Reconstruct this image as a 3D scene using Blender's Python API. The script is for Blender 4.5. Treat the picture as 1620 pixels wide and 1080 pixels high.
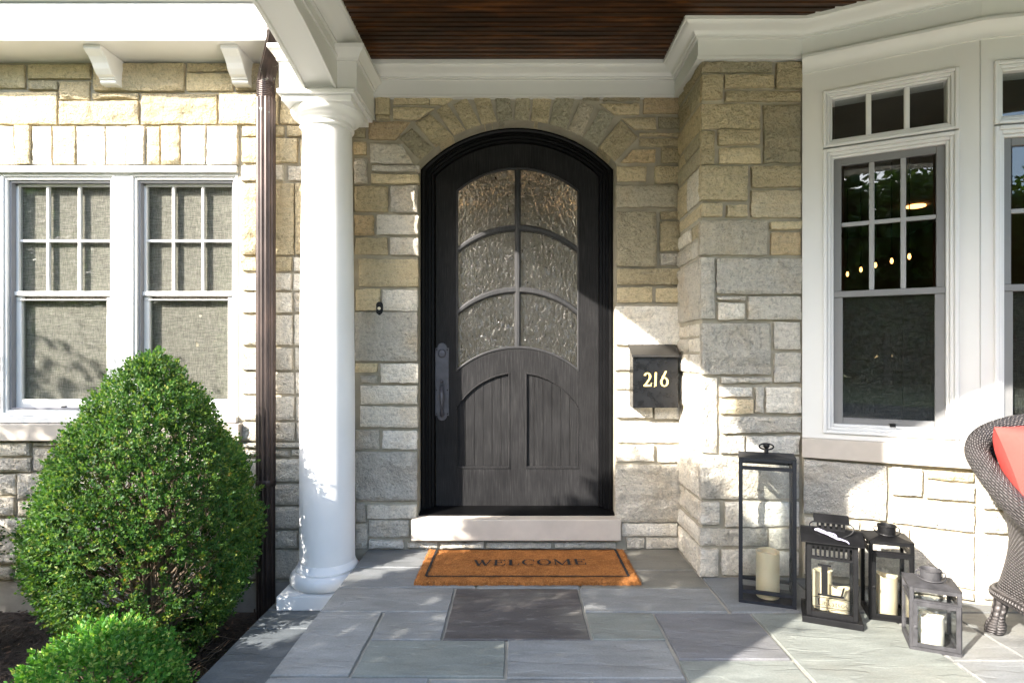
import bpy, bmesh, math, random
from mathutils import Vector, noise as mnoise
R = math.radians
sc = bpy.context.scene
for o in list(bpy.data.objects): bpy.data.objects.remove(o)

# ------------------------------------------------------------------ camera, sky, sun, exposure
F, CX, CY, H = 945.0, 819.0, 565.0, 1.097          # focal length and principal point in photo pixels, eye height
cam = bpy.data.cameras.new('Camera'); camo = bpy.data.objects.new('Camera', cam)
sc.collection.objects.link(camo); sc.camera = camo
cam.sensor_width = 36.0; cam.lens = F / 1620 * 36
cam.shift_x = -(CX - 810) / 1620; cam.shift_y = (CY - 540) / 1620
cam.clip_start = 0.05; cam.clip_end = 500
camo.location = (0, 0, H); camo.rotation_euler = (R(90), 0, 0)

AZ, EL = 50.2, 29.4                                  # sun: from the left behind the camera
to_sun = Vector((-math.sin(R(AZ)) * math.cos(R(EL)), -math.cos(R(AZ)) * math.cos(R(EL)), math.sin(R(EL))))
w = bpy.data.worlds.new('World'); sc.world = w; w.use_nodes = True
nt = w.node_tree; nt.nodes.clear()
sky = nt.nodes.new('ShaderNodeTexSky'); sky.sky_type = 'NISHITA'; sky.sun_disc = False
sky.sun_elevation = R(EL); sky.sun_rotation = math.atan2(to_sun.x, to_sun.y) % (2 * math.pi)
sky.air_density = 1.0; sky.dust_density = 1.6; sky.ozone_density = 0.6
bg = nt.nodes.new('ShaderNodeBackground'); bg.inputs[1].default_value = 0.15
wo = nt.nodes.new('ShaderNodeOutputWorld')
nt.links.new(sky.outputs[0], bg.inputs[0]); nt.links.new(bg.outputs[0], wo.inputs[0])
sun = bpy.data.lights.new('Sun', 'SUN'); sun.energy = 2.8; sun.angle = R(0.55); sun.color = (1.0, 0.94, 0.86)
suno = bpy.data.objects.new('Sun', sun); sc.collection.objects.link(suno)
suno.rotation_euler = to_sun.to_track_quat('Z', 'Y').to_euler()
suno.location = (-8, -8, 8)
sc.view_settings.view_transform = 'Standard'; sc.view_settings.look = 'None'
sc.view_settings.exposure = 2.74; sc.view_settings.gamma = 1.0; sc.view_settings.use_curve_mapping = False
sc.render.engine = 'CYCLES'
cy = sc.cycles
cy.use_denoising = True
cy.max_bounces = 8; cy.diffuse_bounces = 4; cy.glossy_bounces = 4; cy.transmission_bounces = 6
cy.transparent_max_bounces = 24; cy.caustics_reflective = False; cy.caustics_refractive = False
cy.sample_clamp_indirect = 6

# ------------------------------------------------------------------ helpers
rnd = random.Random(7)
def P(px, py, Y): return Vector(((px - CX) * Y / F, Y, H - (py - CY) * Y / F))
def floorpt(px, py, z=0.0):
    Y = (H - z) * F / (py - CY); return Vector(((px - CX) * Y / F, Y, z))

def link(o, parent=None):
    sc.collection.objects.link(o)
    if parent is not None: o.parent = parent
    return o
def tag(o, label=None, cat=None, group=None, kind=None):
    if label: o['label'] = label
    if cat: o['category'] = cat
    if group: o['group'] = group
    if kind: o['kind'] = kind
    return o
def empty(name, loc=(0, 0, 0), rz=0.0):
    o = bpy.data.objects.new(name, None); o.location = loc; o.rotation_euler = (0, 0, rz); o.empty_display_size = .1
    return link(o)

class MB:
    """collects faces for one mesh object"""
    def __init__(s): s.v = []; s.f = []
    def add(s, vs, fs):
        b = len(s.v); s.v += [tuple(v) for v in vs]; s.f += [tuple(i + b for i in f) for f in fs]; return s
    def box(s, x0, x1, y0, y1, z0, z1):
        return s.add([(x0,y0,z0),(x1,y0,z0),(x1,y1,z0),(x0,y1,z0),(x0,y0,z1),(x1,y0,z1),(x1,y1,z1),(x0,y1,z1)],
                     [(3,2,1,0),(4,5,6,7),(0,1,5,4),(1,2,6,5),(2,3,7,6),(3,0,4,7)])
    def fbox(s, fr, u0, u1, z0, z1, h0, h1):
        """box in a wall frame: u along the wall, h outwards"""
        c = [(u0,h1,z0),(u1,h1,z0),(u1,h0,z0),(u0,h0,z0),(u0,h1,z1),(u1,h1,z1),(u1,h0,z1),(u0,h0,z1)]
        return s.add([fr.pt(*q) for q in c], [(3,2,1,0),(4,5,6,7),(0,1,5,4),(1,2,6,5),(2,3,7,6),(3,0,4,7)])
    def prism(s, pts, fn, a0, a1):
        """2D outline pts extruded from a0 to a1; fn(p, q, a) -> 3D"""
        n = len(pts)
        vs = [fn(p[0], p[1], a0) for p in pts] + [fn(p[0], p[1], a1) for p in pts]
        fs = [tuple(range(n)), tuple(range(2 * n - 1, n - 1, -1))] + [(i, i + n, (i + 1) % n + n, (i + 1) % n) for i in range(n)]
        return s.add(vs, fs)
    def band(s, xs, lo, hi, y0, y1):
        """solid between two curves z=lo(x), z=hi(x), from y0 (front) to y1 (back)"""
        n = len(xs); vs = []
        for x in xs: vs += [(x, y0, lo(x)), (x, y0, hi(x)), (x, y1, hi(x)), (x, y1, lo(x))]
        fs = [(0,1,2,3), (4*n-1,4*n-2,4*n-3,4*n-4)]
        for i in range(n - 1):
            a, b = 4 * i, 4 * i + 4
            for k in range(4): fs.append((a + k, b + k, b + (k + 1) % 4, a + (k + 1) % 4))
        return s.add(vs, fs)
    def tube(s, pts, r, n=8, caps=True, squash=None):
        pts = [Vector(p) for p in pts]; m = len(pts)
        rr = r if isinstance(r, (list, tuple)) else [r] * m
        vs = []; prev = None
        for i, p in enumerate(pts):
            t = (pts[min(i + 1, m - 1)] - pts[max(i - 1, 0)]).normalized()
            if prev is None:
                a = Vector((0, 0, 1)) if abs(t.z) < .9 else Vector((1, 0, 0)); e1 = t.cross(a).normalized()
            else:
                e1 = (prev - t * prev.dot(t)).normalized()
            prev = e1; e2 = t.cross(e1)
            for k in range(n):
                an = 2 * math.pi * k / n; vs.append(p + (e1 * math.cos(an) + e2 * math.sin(an)) * rr[i])
        fs = []
        for i in range(m - 1):
            for k in range(n): fs.append((i*n+k, i*n+(k+1) % n, (i+1)*n+(k+1) % n, (i+1)*n+k))
        if caps: fs += [tuple(range(n - 1, -1, -1)), tuple((m - 1) * n + k for k in range(n))]
        return s.add(vs, fs)
    def lathe(s, prof, n=32, c=(0, 0, 0), cap=True):
        """prof: (radius, z) from bottom to top"""
        vs = []; m = len(prof)
        for r, z in prof:
            for k in range(n):
                a = 2 * math.pi * k / n; vs.append((c[0] + r * math.cos(a), c[1] + r * math.sin(a), c[2] + z))
        fs = [(i*n+k, i*n+(k+1) % n, (i+1)*n+(k+1) % n, (i+1)*n+k) for i in range(m - 1) for k in range(n)]
        if cap: fs += [tuple(range(n - 1, -1, -1)), tuple((m - 1) * n + k for k in range(n))]
        return s.add(vs, fs)
    def build(s, name, mat, parent=None, smooth=False, bevel=0.0, fix=True, seg=2):
        me = bpy.data.meshes.new(name); me.from_pydata(s.v, [], s.f)
        if fix:
            bm = bmesh.new(); bm.from_mesh(me); bmesh.ops.recalc_face_normals(bm, faces=bm.faces); bm.to_mesh(me); bm.free()
        me.materials.append(mat)
        if smooth is not False:
            me.shade_smooth()
            if smooth is not True: me.set_sharp_from_angle(angle=R(smooth))
        o = bpy.data.objects.new(name, me); link(o, parent)
        if bevel:
            b = o.modifiers.new('bevel', 'BEVEL'); b.width = bevel; b.segments = seg; b.limit_method = 'ANGLE'; b.angle_limit = R(40)
        return o

class Frame:
    """vertical wall frame: origin (x,y), direction angle, outward normal on the right-hand side of u"""
    def __init__(s, x, y, deg):
        s.x, s.y = x, y; s.ux, s.uy = math.cos(R(deg)), math.sin(R(deg)); s.nx, s.ny = s.uy, -s.ux
    def pt(s, u, h, z): return Vector((s.x + s.ux * u + s.nx * h, s.y + s.uy * u + s.ny * h, z))
    def uv(s, px, py, h=0.0):
        """photo pixel -> (u, z) on the plane at height h"""
        ox, oy = s.x + s.nx * h, s.y + s.ny * h
        a = (px - CX) / F                               # x = a*y
        # ox+ux*u = a*(oy+uy*u)
        u = (a * oy - ox) / (s.ux - a * s.uy); Y = oy + s.uy * u
        return u, H - (py - CY) * Y / F

# ------------------------------------------------------------------ materials
def nmat(name):
    m = bpy.data.materials.new(name); m.use_nodes = True; n = m.node_tree; n.nodes.clear()
    out = n.nodes.new('ShaderNodeOutputMaterial'); return m, n, out
class N:
    def __init__(s, nt): s.nt = nt
    def n(s, typ, **kw):
        x = s.nt.nodes.new('ShaderNode' + typ)
        for k, v in kw.items():
            if k.startswith('i_'):
                key = k[2:]; key = int(key) if key.isdigit() else key.replace('_', ' ')
                x.inputs[key].default_value = v
            else: setattr(x, k, v)
        return x
    def l(s, a, b): s.nt.links.new(a, b)
    def pos(s, scale=(1, 1, 1), coord='pos'):
        if coord == 'pos': src = s.n('NewGeometry').outputs['Position']
        else: src = s.n('TexCoord').outputs['Object']
        mp = s.n('Mapping'); mp.inputs['Scale'].default_value = scale; s.l(src, mp.inputs[0]); return mp.outputs[0]
    def noise(s, vec, scale, detail=4, rough=.55):
        x = s.n('TexNoise'); x.inputs['Scale'].default_value = scale; x.inputs['Detail'].default_value = detail
        x.inputs['Roughness'].default_value = rough; s.l(vec, x.inputs['Vector']); return x.outputs['Fac']
    def ramp(s, fac, stops):
        x = s.n('ValToRGB'); cr = x.color_ramp
        while len(cr.elements) < len(stops): cr.elements.new(0.5)
        for e, (p, c) in zip(cr.elements, stops): e.position = p; e.color = (c, c, c, 1) if isinstance(c, float) else (*c, 1)
        s.l(fac, x.inputs[0]); return x.outputs[0]
    def mix(s, a, b, fac, mode='MIX'):
        x = s.n('Mix', data_type='RGBA', blend_type=mode)
        for v, k in ((fac, 0), (a, 6), (b, 7)):
            if hasattr(v, 'is_linked'): s.l(v, x.inputs[k])
            elif k == 0: x.inputs[0].default_value = v
            else: x.inputs[k].default_value = (*v, 1)
        return x.outputs[2]
    def math(s, op, a, b=0.0):
        x = s.n('Math', operation=op)
        for i, v in enumerate((a, b)):
            if hasattr(v, 'is_linked'): s.l(v, x.inputs[i])
            else: x.inputs[i].default_value = v
        return x.outputs[0]
    def bump(s, h, strength=.3, dist=.01, normal=None):
        x = s.n('Bump'); x.inputs['Distance'].default_value = dist
        if hasattr(strength, 'is_linked'): s.l(strength, x.inputs['Strength'])
        else: x.inputs['Strength'].default_value = strength
        s.l(h, x.inputs['Height'])
        if normal is not None: s.l(normal, x.inputs['Normal'])
        return x.outputs[0]
def principled(name, col, rough=.5, metal=0.0, var=.12, vscale=6.0, bump=0.0, bscale=60.0, bdist=.003, spec=.5, coord='pos', stretch=(1, 1, 1), coat=0.0):
    m, t, out = nmat(name); k = N(t); b = k.n('BsdfPrincipled')
    b.inputs['Roughness'].default_value = rough; b.inputs['Metallic'].default_value = metal
    b.inputs['Specular IOR Level'].default_value = spec; b.inputs['Coat Weight'].default_value = coat
    v = k.pos(stretch, coord)
    f = k.noise(v, vscale, 5)
    lo = tuple(c * (1 - var) for c in col); hi = tuple(min(1, c * (1 + var)) for c in col)
    k.l(k.ramp(f, [(.3, lo), (.7, hi)]), b.inputs['Base Color'])
    if bump: k.l(k.bump(k.noise(v, bscale, 4), bump, bdist), b.inputs['Normal'])
    r = k.ramp(f, [(.3, max(0., rough - .06)), (.7, min(1., rough + .08))]); k.l(r, b.inputs['Roughness'])
    k.l(b.outputs[0], out.inputs[0]); return m
M = {}
M['white'] = principled('white_paint', (.66, .655, .63), .45, var=.03, vscale=3, bump=.06, bscale=120, bdist=.001)
M['white_vinyl'] = principled('white_window_trim', (.66, .66, .65), .38, var=.03, vscale=4)
M['column'] = principled('column_paint', (.77, .77, .765), .55, var=.045, vscale=3.5, bump=.10, bscale=160, bdist=.001)
M['black'] = principled('black_metal', (.0055, .0055, .006), .5, var=.25, vscale=14, bump=.05, bscale=200, bdist=.001, spec=.25)
M['tallmetal'] = principled('blue_black_metal', (.009, .011, .016), .45, var=.25, vscale=14, spec=.35)
M['grey_metal'] = principled('weathered_grey_metal', (.048, .047, .050), .6, metal=.2, var=.35, vscale=30, bump=.2, bscale=90, bdist=.002)
M['bronze'] = principled('dark_bronze', (.075, .075, .088), .42, metal=.35, var=.2, vscale=30)
M['concrete'] = principled('foundation_concrete', (.30, .285, .26), .9, var=.2, vscale=9, bump=.35, bscale=45, bdist=.006)
M['sill'] = principled('limestone_sill', (.48, .43, .37), .75, var=.10, vscale=7, bump=.12, bscale=130, bdist=.002)
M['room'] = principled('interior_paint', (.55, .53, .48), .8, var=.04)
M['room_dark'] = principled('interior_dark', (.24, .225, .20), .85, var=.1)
M['gold'] = principled('gold_numerals', (.78, .60, .22), .35, var=.08)
M['ribbon'] = principled('white_ribbon', (.30, .285, .37), .85, var=.15, vscale=90, bump=.5, bscale=150, bdist=.004)
M['twig'] = principled('twig_bark', (.17, .125, .085), .9, var=.3, vscale=40)
M['bark'] = principled('tree_bark', (.13, .10, .075), .9, var=.3, vscale=12, bump=.4, bscale=25, bdist=.02)
M['candle'] = None

def mat_stone():
    m, t, out = nmat('limestone_block'); k = N(t); b = k.n('BsdfPrincipled')
    b.inputs['Roughness'].default_value = .88; b.inputs['Specular IOR Level'].default_value = .25
    oi = k.n('ObjectInfo')
    ofs = k.n('VectorMath', operation='MULTIPLY_ADD'); cmb = k.n('CombineXYZ')
    for q_ in range(3): k.l(oi.outputs['Random'], cmb.inputs[q_])
    k.l(cmb.outputs[0], ofs.inputs[0]); ofs.inputs[1].default_value = (37., 61., 23.); k.l(k.n('NewGeometry').outputs['Position'], ofs.inputs[2]); v = ofs.outputs[0]
    big = k.noise(v, 5, 4); mid = k.noise(v, 48, 6, .7); fine = k.noise(v, 150, 3, .6)
    layers = k.noise(k.pos((3, 3, 30)), 3.2, 5, .6)
    c = k.mix(oi.outputs['Color'], (.52, .40, .24), k.ramp(big, [(.52, 0.), (.78, .5)]))
    c = k.mix(c, (.30, .285, .255), k.ramp(layers, [(.5, 0.), (.8, .38)]))
    c = k.mix(c, k.ramp(mid, [(.28, .72), (.46, 1.18), (.72, 1.4)]), 1.0, 'MULTIPLY')
    c = k.mix(c, k.ramp(fine, [(.3, .8), (.65, 1.1)]), .8, 'MULTIPLY')
    k.l(c, b.inputs['Base Color'])
    vor = k.n('TexVoronoi'); vor.inputs['Scale'].default_value = 70; k.l(v, vor.inputs['Vector'])
    h = k.math('ADD', k.math('MULTIPLY', mid, 1.0), k.math('MULTIPLY', fine, .35))
    h = k.math('ADD', h, k.math('MULTIPLY', vor.outputs['Distance'], .25))
    k.l(k.bump(h, oi.outputs['Alpha'], .030), b.inputs['Normal'])
    k.l(b.outputs[0], out.inputs[0]); return m
M['stone'] = mat_stone()
M['mortar'] = principled('mortar', (.36, .325, .25), .95, var=.2, vscale=9, bump=.4, bscale=90, bdist=.004)

def mat_slate():
    m, t, out = nmat('bluestone_paver'); k = N(t); b = k.n('BsdfPrincipled')
    oi = k.n('ObjectInfo'); v = k.pos()
    r = k.n('Mapping'); r.inputs['Rotation'].default_value = (0, 0, .7); r.inputs['Scale'].default_value = (1, 3.5, 1); k.l(k.n('NewGeometry').outputs['Position'], r.inputs[0])
    st = k.noise(r.outputs[0], 4.5, 7, .62); big = k.noise(v, 2.3, 4); fine = k.noise(v, 120, 3)
    c = k.mix(oi.outputs['Color'], k.ramp(st, [(.25, .68), (.5, 1.), (.75, 1.3)]), 1.0, 'MULTIPLY')
    c = k.mix(c, (.22, .21, .17), k.ramp(big, [(.5, 0.), (.78, .5)]))
    vein = k.ramp(k.noise(r.outputs[0], 9, 8, .75), [(.555, 0.), (.72, .55)])
    c = k.mix(c, (.42, .40, .36), k.math('MULTIPLY', vein, oi.outputs['Alpha']))
    c = k.mix(c, k.ramp(fine, [(.3, .88), (.7, 1.1)]), 1.0, 'MULTIPLY')
    k.l(c, b.inputs['Base Color'])
    b.inputs['Specular IOR Level'].default_value = .4
    k.l(k.ramp(st, [(.3, .48), (.7, .68)]), b.inputs['Roughness'])
    ridge = k.ramp(k.noise(r.outputs[0], 3.2, 3, .5), [(.46, 0.), (.5, 1.), (.54, 1.)])
    h = k.math('ADD', k.math('MULTIPLY', st, 1.2), k.math('MULTIPLY', ridge, .5))
    k.l(k.bump(k.math('ADD', h, k.math('MULTIPLY', fine, .12)), .38, .011), b.inputs['Normal'])
    k.l(b.outputs[0], out.inputs[0]); return m
M['slate'] = mat_slate()
M['grout'] = principled('paver_grout', (.33, .31, .26), .9, var=.15, vscale=12, bump=.3, bscale=110, bdist=.003)

def mat_door(name='black_stained_wood', sp=.05, gain=1.25):
    m, t, out = nmat(name); k = N(t); b = k.n('BsdfPrincipled')
    v = k.pos((105, 105, 2.6)); g = k.noise(v, 3, 6, .65); big = k.noise(k.pos(), 4, 3)
    c = k.ramp(g, [(.3, (.009, .009, .0095)), (.55, (.018, .0177, .018)), (.75, (.040, .039, .038))])
    c = k.mix(c, k.ramp(big, [(.3, .8 * gain), (.7, 1.25 * gain)]), 1.0, 'MULTIPLY')
    k.l(c, b.inputs['Base Color']); b.inputs['Roughness'].default_value = .5
    b.inputs['Specular IOR Level'].default_value = sp
    k.l(k.bump(g, .25, .002), b.inputs['Normal']); k.l(b.outputs[0], out.inputs[0]); return m
M['door'] = mat_door(); M['door_bead'] = mat_door('sunlit_black_bead', .45, 1.5)  # bead copy of the door wood, lightened and glossier for its sunlit edges
M['door_frame'] = principled('black_frame_paint', (.0045, .0045, .0048), .4, var=.15, vscale=5, bump=.05, bscale=60, bdist=.001, spec=.1)

def mat_ceiling():
    m, t, out = nmat('stained_beadboard'); k = N(t); b = k.n('BsdfPrincipled')
    oi = k.n('ObjectInfo'); v = k.pos((1.6, 14, 14)); g = k.noise(v, 2.2, 6, .7); big = k.noise(k.pos((1, 6, 1)), 1.7, 3)
    c = k.ramp(g, [(.25, (.009, .004, .002)), (.5, (.042, .015, .0045)), (.75, (.165, .058, .013))])
    c = k.mix(c, k.ramp(big, [(.3, .45), (.7, 1.35)]), 1.0, 'MULTIPLY')
    c = k.mix(c, k.ramp(oi.outputs['Random'], [(0., .6), (1., 1.3)]), 1.0, 'MULTIPLY')
    k.l(c, b.inputs['Base Color']); b.inputs['Roughness'].default_value = .4; b.inputs['Specular IOR Level'].default_value = .3; b.inputs['Coat Weight'].default_value = .0
    b.inputs['Coat Roughness'].default_value = .25
    k.l(b.outputs[0], out.inputs[0]); return m
M['ceiling'] = mat_ceiling()

def mat_glass(name, tint=(.9, .92, .92), ior=1.5, extra=.0):
    m, t, out = nmat(name); k = N(t)
    tr = k.n('BsdfTransparent'); tr.inputs[0].default_value = (*tint, 1)
    gl = k.n('BsdfGlossy'); gl.inputs['Roughness'].default_value = .005
    lw = k.n('LayerWeight'); lw.inputs[0].default_value = .5
    f0 = ((ior - 1) / (ior + 1)) ** 2
    fac = k.math('ADD', k.math('MULTIPLY', k.math('POWER', lw.outputs['Facing'], 5.0), 1 - f0), f0 + extra)
    mx = k.n('MixShader'); k.l(fac, mx.inputs[0]); k.l(tr.outputs[0], mx.inputs[1]); k.l(gl.outputs[0], mx.inputs[2])
    k.l(mx.outputs[0], out.inputs[0]); return m
M['glass'] = mat_glass('window_glass', (.80, .82, .81), 1.6, .0)
M['lantern_glass'] = mat_glass('lantern_glass', (.95, .96, .96), 1.3)

def mat_rainglass():
    m, t, out = nmat('rain_glass'); k = N(t)
    v = k.pos((1, 1, .45)); a = k.noise(v, 70, 2, .5)
    vo = k.n('TexVoronoi'); vo.inputs['Scale'].default_value = 62; vo.feature = 'SMOOTH_F1'
    nz = k.n('TexNoise'); nz.inputs['Scale'].default_value = 20; k.l(k.pos(), nz.inputs['Vector'])
    mp = k.n('VectorMath', operation='MULTIPLY_ADD'); k.l(nz.outputs['Color'], mp.inputs[0]); mp.inputs[1].default_value = (.03, .03, .03); k.l(v, mp.inputs[2])
    k.l(mp.outputs[0], vo.inputs['Vector'])
    h = k.math('ADD', k.math('MULTIPLY', a, .6), k.math('MULTIPLY', vo.outputs['Distance'], 1.0))
    nb = k.bump(h, .85, .016)
    rf = k.n('BsdfRefraction'); rf.inputs['Color'].default_value = (.78, .78, .74, 1); rf.inputs['Roughness'].default_value = .03; rf.inputs['IOR'].default_value = 1.25
    k.l(nb, rf.inputs['Normal'])
    gl = k.n('BsdfGlossy'); gl.inputs['Roughness'].default_value = .02; k.l(nb, gl.inputs['Normal'])
    fr = k.n('Fresnel'); fr.inputs[0].default_value = 1.52; k.l(nb, fr.inputs['Normal'])
    mx = k.n('MixShader'); k.l(k.math('ADD', fr.outputs[0], .01), mx.inputs[0]); k.l(rf.outputs[0], mx.inputs[1]); k.l(gl.outputs[0], mx.inputs[2])
    df = k.n('BsdfDiffuse'); k.l(k.ramp(h, [(.35, (.05, .05, .046)), (.75, (.19, .185, .17))]), df.inputs[0]); k.l(nb, df.inputs['Normal'])
    m2 = k.n('MixShader'); m2.inputs[0].default_value = .07; k.l(mx.outputs[0], m2.inputs[1]); k.l(df.outputs[0], m2.inputs[2])
    k.l(m2.outputs[0], out.inputs[0]); return m
M['rainglass'] = mat_rainglass()

def mat_screen(name, opac, col):
    m, t, out = nmat(name); k = N(t)
    a = k.noise(k.pos((400, 400, 24)), 1, 2, .6); b_ = k.noise(k.pos((24, 24, 400)), 1, 2, .6)
    w_ = k.math('ADD', a, b_)
    d = k.n('BsdfDiffuse'); k.l(k.mix(col, k.ramp(k.math('MULTIPLY', w_, .5), [(.34, .6), (.66, 1.4)]), 1.0, 'MULTIPLY'), d.inputs[0])
    wn = k.ramp(k.math('MULTIPLY', w_, .5), [(.38, opac - .22), (.62, min(1., opac + .15))])
    tr = k.n('BsdfTransparent'); mx = k.n('MixShader')
    k.l(wn, mx.inputs[0]); k.l(tr.outputs[0], mx.inputs[1]); k.l(d.outputs[0], mx.inputs[2]); k.l(mx.outputs[0], out.inputs[0]); return m
M['screen'] = mat_screen('insect_screen', .88, (.375, .335, .295))
M['screen_dim'] = mat_screen('insect_screen_shaded', .25, (.15, .148, .138))  # bay copy of the screen, its shade put into colour and opacity

def mat_leaf(name, cols, trans=.35, rough=.52):
    m, t, out = nmat(name); k = N(t); b = k.n('BsdfPrincipled')
    geo = k.n('NewGeometry'); isl = geo.outputs['Random Per Island']; pn = k.noise(k.pos(), 5, 2)
    c = k.ramp(isl, cols)
    c = k.mix(c, k.ramp(pn, [(.3, .75), (.7, 1.25)]), 1.0, 'MULTIPLY')
    k.l(c, b.inputs['Base Color']); b.inputs['Roughness'].default_value = rough; b.inputs['Specular IOR Level'].default_value = .32
    tl = k.n('BsdfTranslucent'); k.l(k.mix(c, (1.3, 1.35, .6), 1.0, 'MULTIPLY'), tl.inputs[0])
    mx = k.n('MixShader'); mx.inputs[0].default_value = trans; k.l(b.outputs[0], mx.inputs[1]); k.l(tl.outputs[0], mx.inputs[2])
    k.l(mx.outputs[0], out.inputs[0]); return m
M['boxleaf'] = mat_leaf('boxwood_leaf', [(0., (.022, .068, .022)), (.35, (.044, .115, .025)), (.65, (.072, .155, .030)), (.9, (.12, .20, .036)), (1., (.21, .24, .06))])
M['boxleaf_young'] = mat_leaf('boxwood_young_leaf', [(0., (.045, .15, .025)), (.5, (.085, .24, .04)), (.82, (.15, .32, .05)), (1., (.40, .46, .14))])
M['boxleaf_yellow'] = mat_leaf('boxwood_yellowed_leaf', [(0., (.05, .12, .02)), (.5, (.10, .16, .025)), (.9, (.18, .19, .03)), (1., (.28, .14, .03))])
M['treeleaf'] = mat_leaf('tree_leaf', [(0., (.03, .075, .015)), (.5, (.055, .12, .02)), (1., (.10, .15, .03))])
M['mulch'] = principled('mulch', (.045, .032, .024), .95, var=.45, vscale=35, bump=.8, bscale=70, bdist=.02)
def mat_chip():
    m, t, out = nmat('mulch_chip'); k = N(t); b = k.n('BsdfPrincipled')
    isl = k.n('NewGeometry').outputs['Random Per Island']
    k.l(k.ramp(isl, [(0., (.018, .012, .009)), (.6, (.055, .036, .025)), (.92, (.10, .07, .05)), (1., (.22, .12, .07))]), b.inputs['Base Color'])
    b.inputs['Roughness'].default_value = .9; k.l(b.outputs[0], out.inputs[0]); return m
M['chip'] = mat_chip()
M['grass'] = principled('lawn_grass', (.19, .205, .085), .95, var=.4, vscale=3, bump=.6, bscale=40, bdist=.03)
M['paving'] = principled('front_walk_paving', (.50, .46, .39), .9, var=.15, vscale=2, bump=.2, bscale=30, bdist=.005)
M['asphalt'] = principled('asphalt', (.06, .06, .06), .9, var=.2, vscale=8, bump=.3, bscale=90, bdist=.004)

def mat_coir():
    m, t, out = nmat('coir_fibre'); k = N(t); b = k.n('BsdfPrincipled')
    v = k.pos(); f = k.noise(v, 260, 3, .7); g = k.noise(v, 14, 4)
    c = k.ramp(f, [(.25, (.11, .040, .012)), (.5, (.30, .115, .032)), (.78, (.52, .26, .10))])
    c = k.mix(c, k.ramp(g, [(.3, .8), (.7, 1.15)]), 1.0, 'MULTIPLY')
    k.l(c, b.inputs['Base Color']); b.inputs['Roughness'].default_value = .95; b.inputs['Specular IOR Level'].default_value = .1
    k.l(k.bump(f, .7, .006), b.inputs['Normal']); k.l(b.outputs[0], out.inputs[0]); return m
M['coir'] = mat_coir()
M['coir_black'] = principled('black_fibre_print', (.005, .0045, .004), .95, var=.5, vscale=120, bump=.6, bscale=260, bdist=.005)

def mat_wicker():
    m, t, out = nmat('woven_wicker'); k = N(t); b = k.n('BsdfPrincipled')
    uv = k.n('UVMap').outputs[0]
    sx = k.n('SeparateXYZ'); k.l(uv, sx.inputs[0])
    a = k.math('SINE', k.math('MULTIPLY', sx.outputs[0], 2 * math.pi)); c_ = k.math('SINE', k.math('MULTIPLY', sx.outputs[1], 2 * math.pi))
    # over/under weave: alternate strand crowns
    wv = k.math('MULTIPLY', a, c_); ht = k.math('ADD', k.math('MULTIPLY', wv, .5), k.math('MULTIPLY', k.math('ABSOLUTE', c_), .9))
    n_ = k.noise(k.pos(), 40, 3)
    col = k.mix((.016, .014, .014), (.10, .090, .088), k.ramp(ht, [(.1, 0.), (.9, 1.)]))
    col = k.mix(col, k.ramp(n_, [(.3, .75), (.7, 1.2)]), 1.0, 'MULTIPLY')
    k.l(col, b.inputs['Base Color']); b.inputs['Roughness'].default_value = .5
    k.l(k.bump(ht, .9, .006), b.inputs['Normal']); k.l(b.outputs[0], out.inputs[0]); return m
M['wicker'] = mat_wicker()
M['coral'] = principled('coral_fabric', (.50, .065, .055), .85, var=.07, vscale=7, bump=.25, bscale=9, bdist=.02, spec=.2)

def mat_candle(name, col):
    m, t, out = nmat(name); k = N(t); b = k.n('BsdfPrincipled')
    b.inputs['Base Color'].default_value = (*col, 1); b.inputs['Roughness'].default_value = .5
    b.inputs['Subsurface Weight'].default_value = .35; b.inputs['Subsurface Radius'].default_value = (.03, .02, .012); b.inputs['Subsurface Scale'].default_value = .6
    k.l(k.bump(k.noise(k.pos(), 25, 3), .12, .004), b.inputs['Normal']); k.l(b.outputs[0], out.inputs[0]); return m
M['candle'] = mat_candle('ivory_wax', (.46, .40, .27))
M['candle_white'] = mat_candle('white_wax', (.50, .475, .40))

def mat_copper():
    m, t, out = nmat('aged_copper_pipe'); k = N(t); b = k.n('BsdfPrincipled')
    sz = k.n('SeparateXYZ'); k.l(k.n('NewGeometry').outputs['Position'], sz.inputs[0])
    v = k.pos((1, 1, .3)); n_ = k.noise(v, 14, 5)
    c = k.ramp(n_, [(.3, (.030, .023, .022)), (.55, (.055, .041, .038)), (.75, (.095, .064, .054))])
    top = k.ramp(sz.outputs[2], [(0., 0.), (1., 1.)])
    pat = k.ramp(k.noise(k.pos(), 30, 5, .7), [(.6, 0.), (.68, 1.)])
    hi = k.math('GREATER_THAN', sz.outputs[2], 2.44)
    c = k.mix(c, (.34, .40, .35), k.math('MULTIPLY', k.math('MULTIPLY', pat, .6), hi))
    k.l(c, b.inputs['Base Color']); b.inputs['Metallic'].default_value = .55; b.inputs['Roughness'].default_value = .42
    k.l(b.outputs[0], out.inputs[0]); return m
M['copper'] = mat_copper()
def mat_emit(name, col, s):
    m, t, out = nmat(name); k = N(t); e = k.n('Emission'); e.inputs[0].default_value = (*col, 1); e.inputs[1].default_value = s
    k.l(e.outputs[0], out.inputs[0]); return m
M['bulb'] = mat_emit('lit_bulb', (1., .60, .30), 3.0)
M['hall_fill'] = mat_emit('hall_fill_glow', (1., .94, .84), 6.5)  # glow of the added hall fill disc
M['bulb_dim'] = mat_emit('lit_filament', (1., .42, .12), 1.6)

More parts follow.
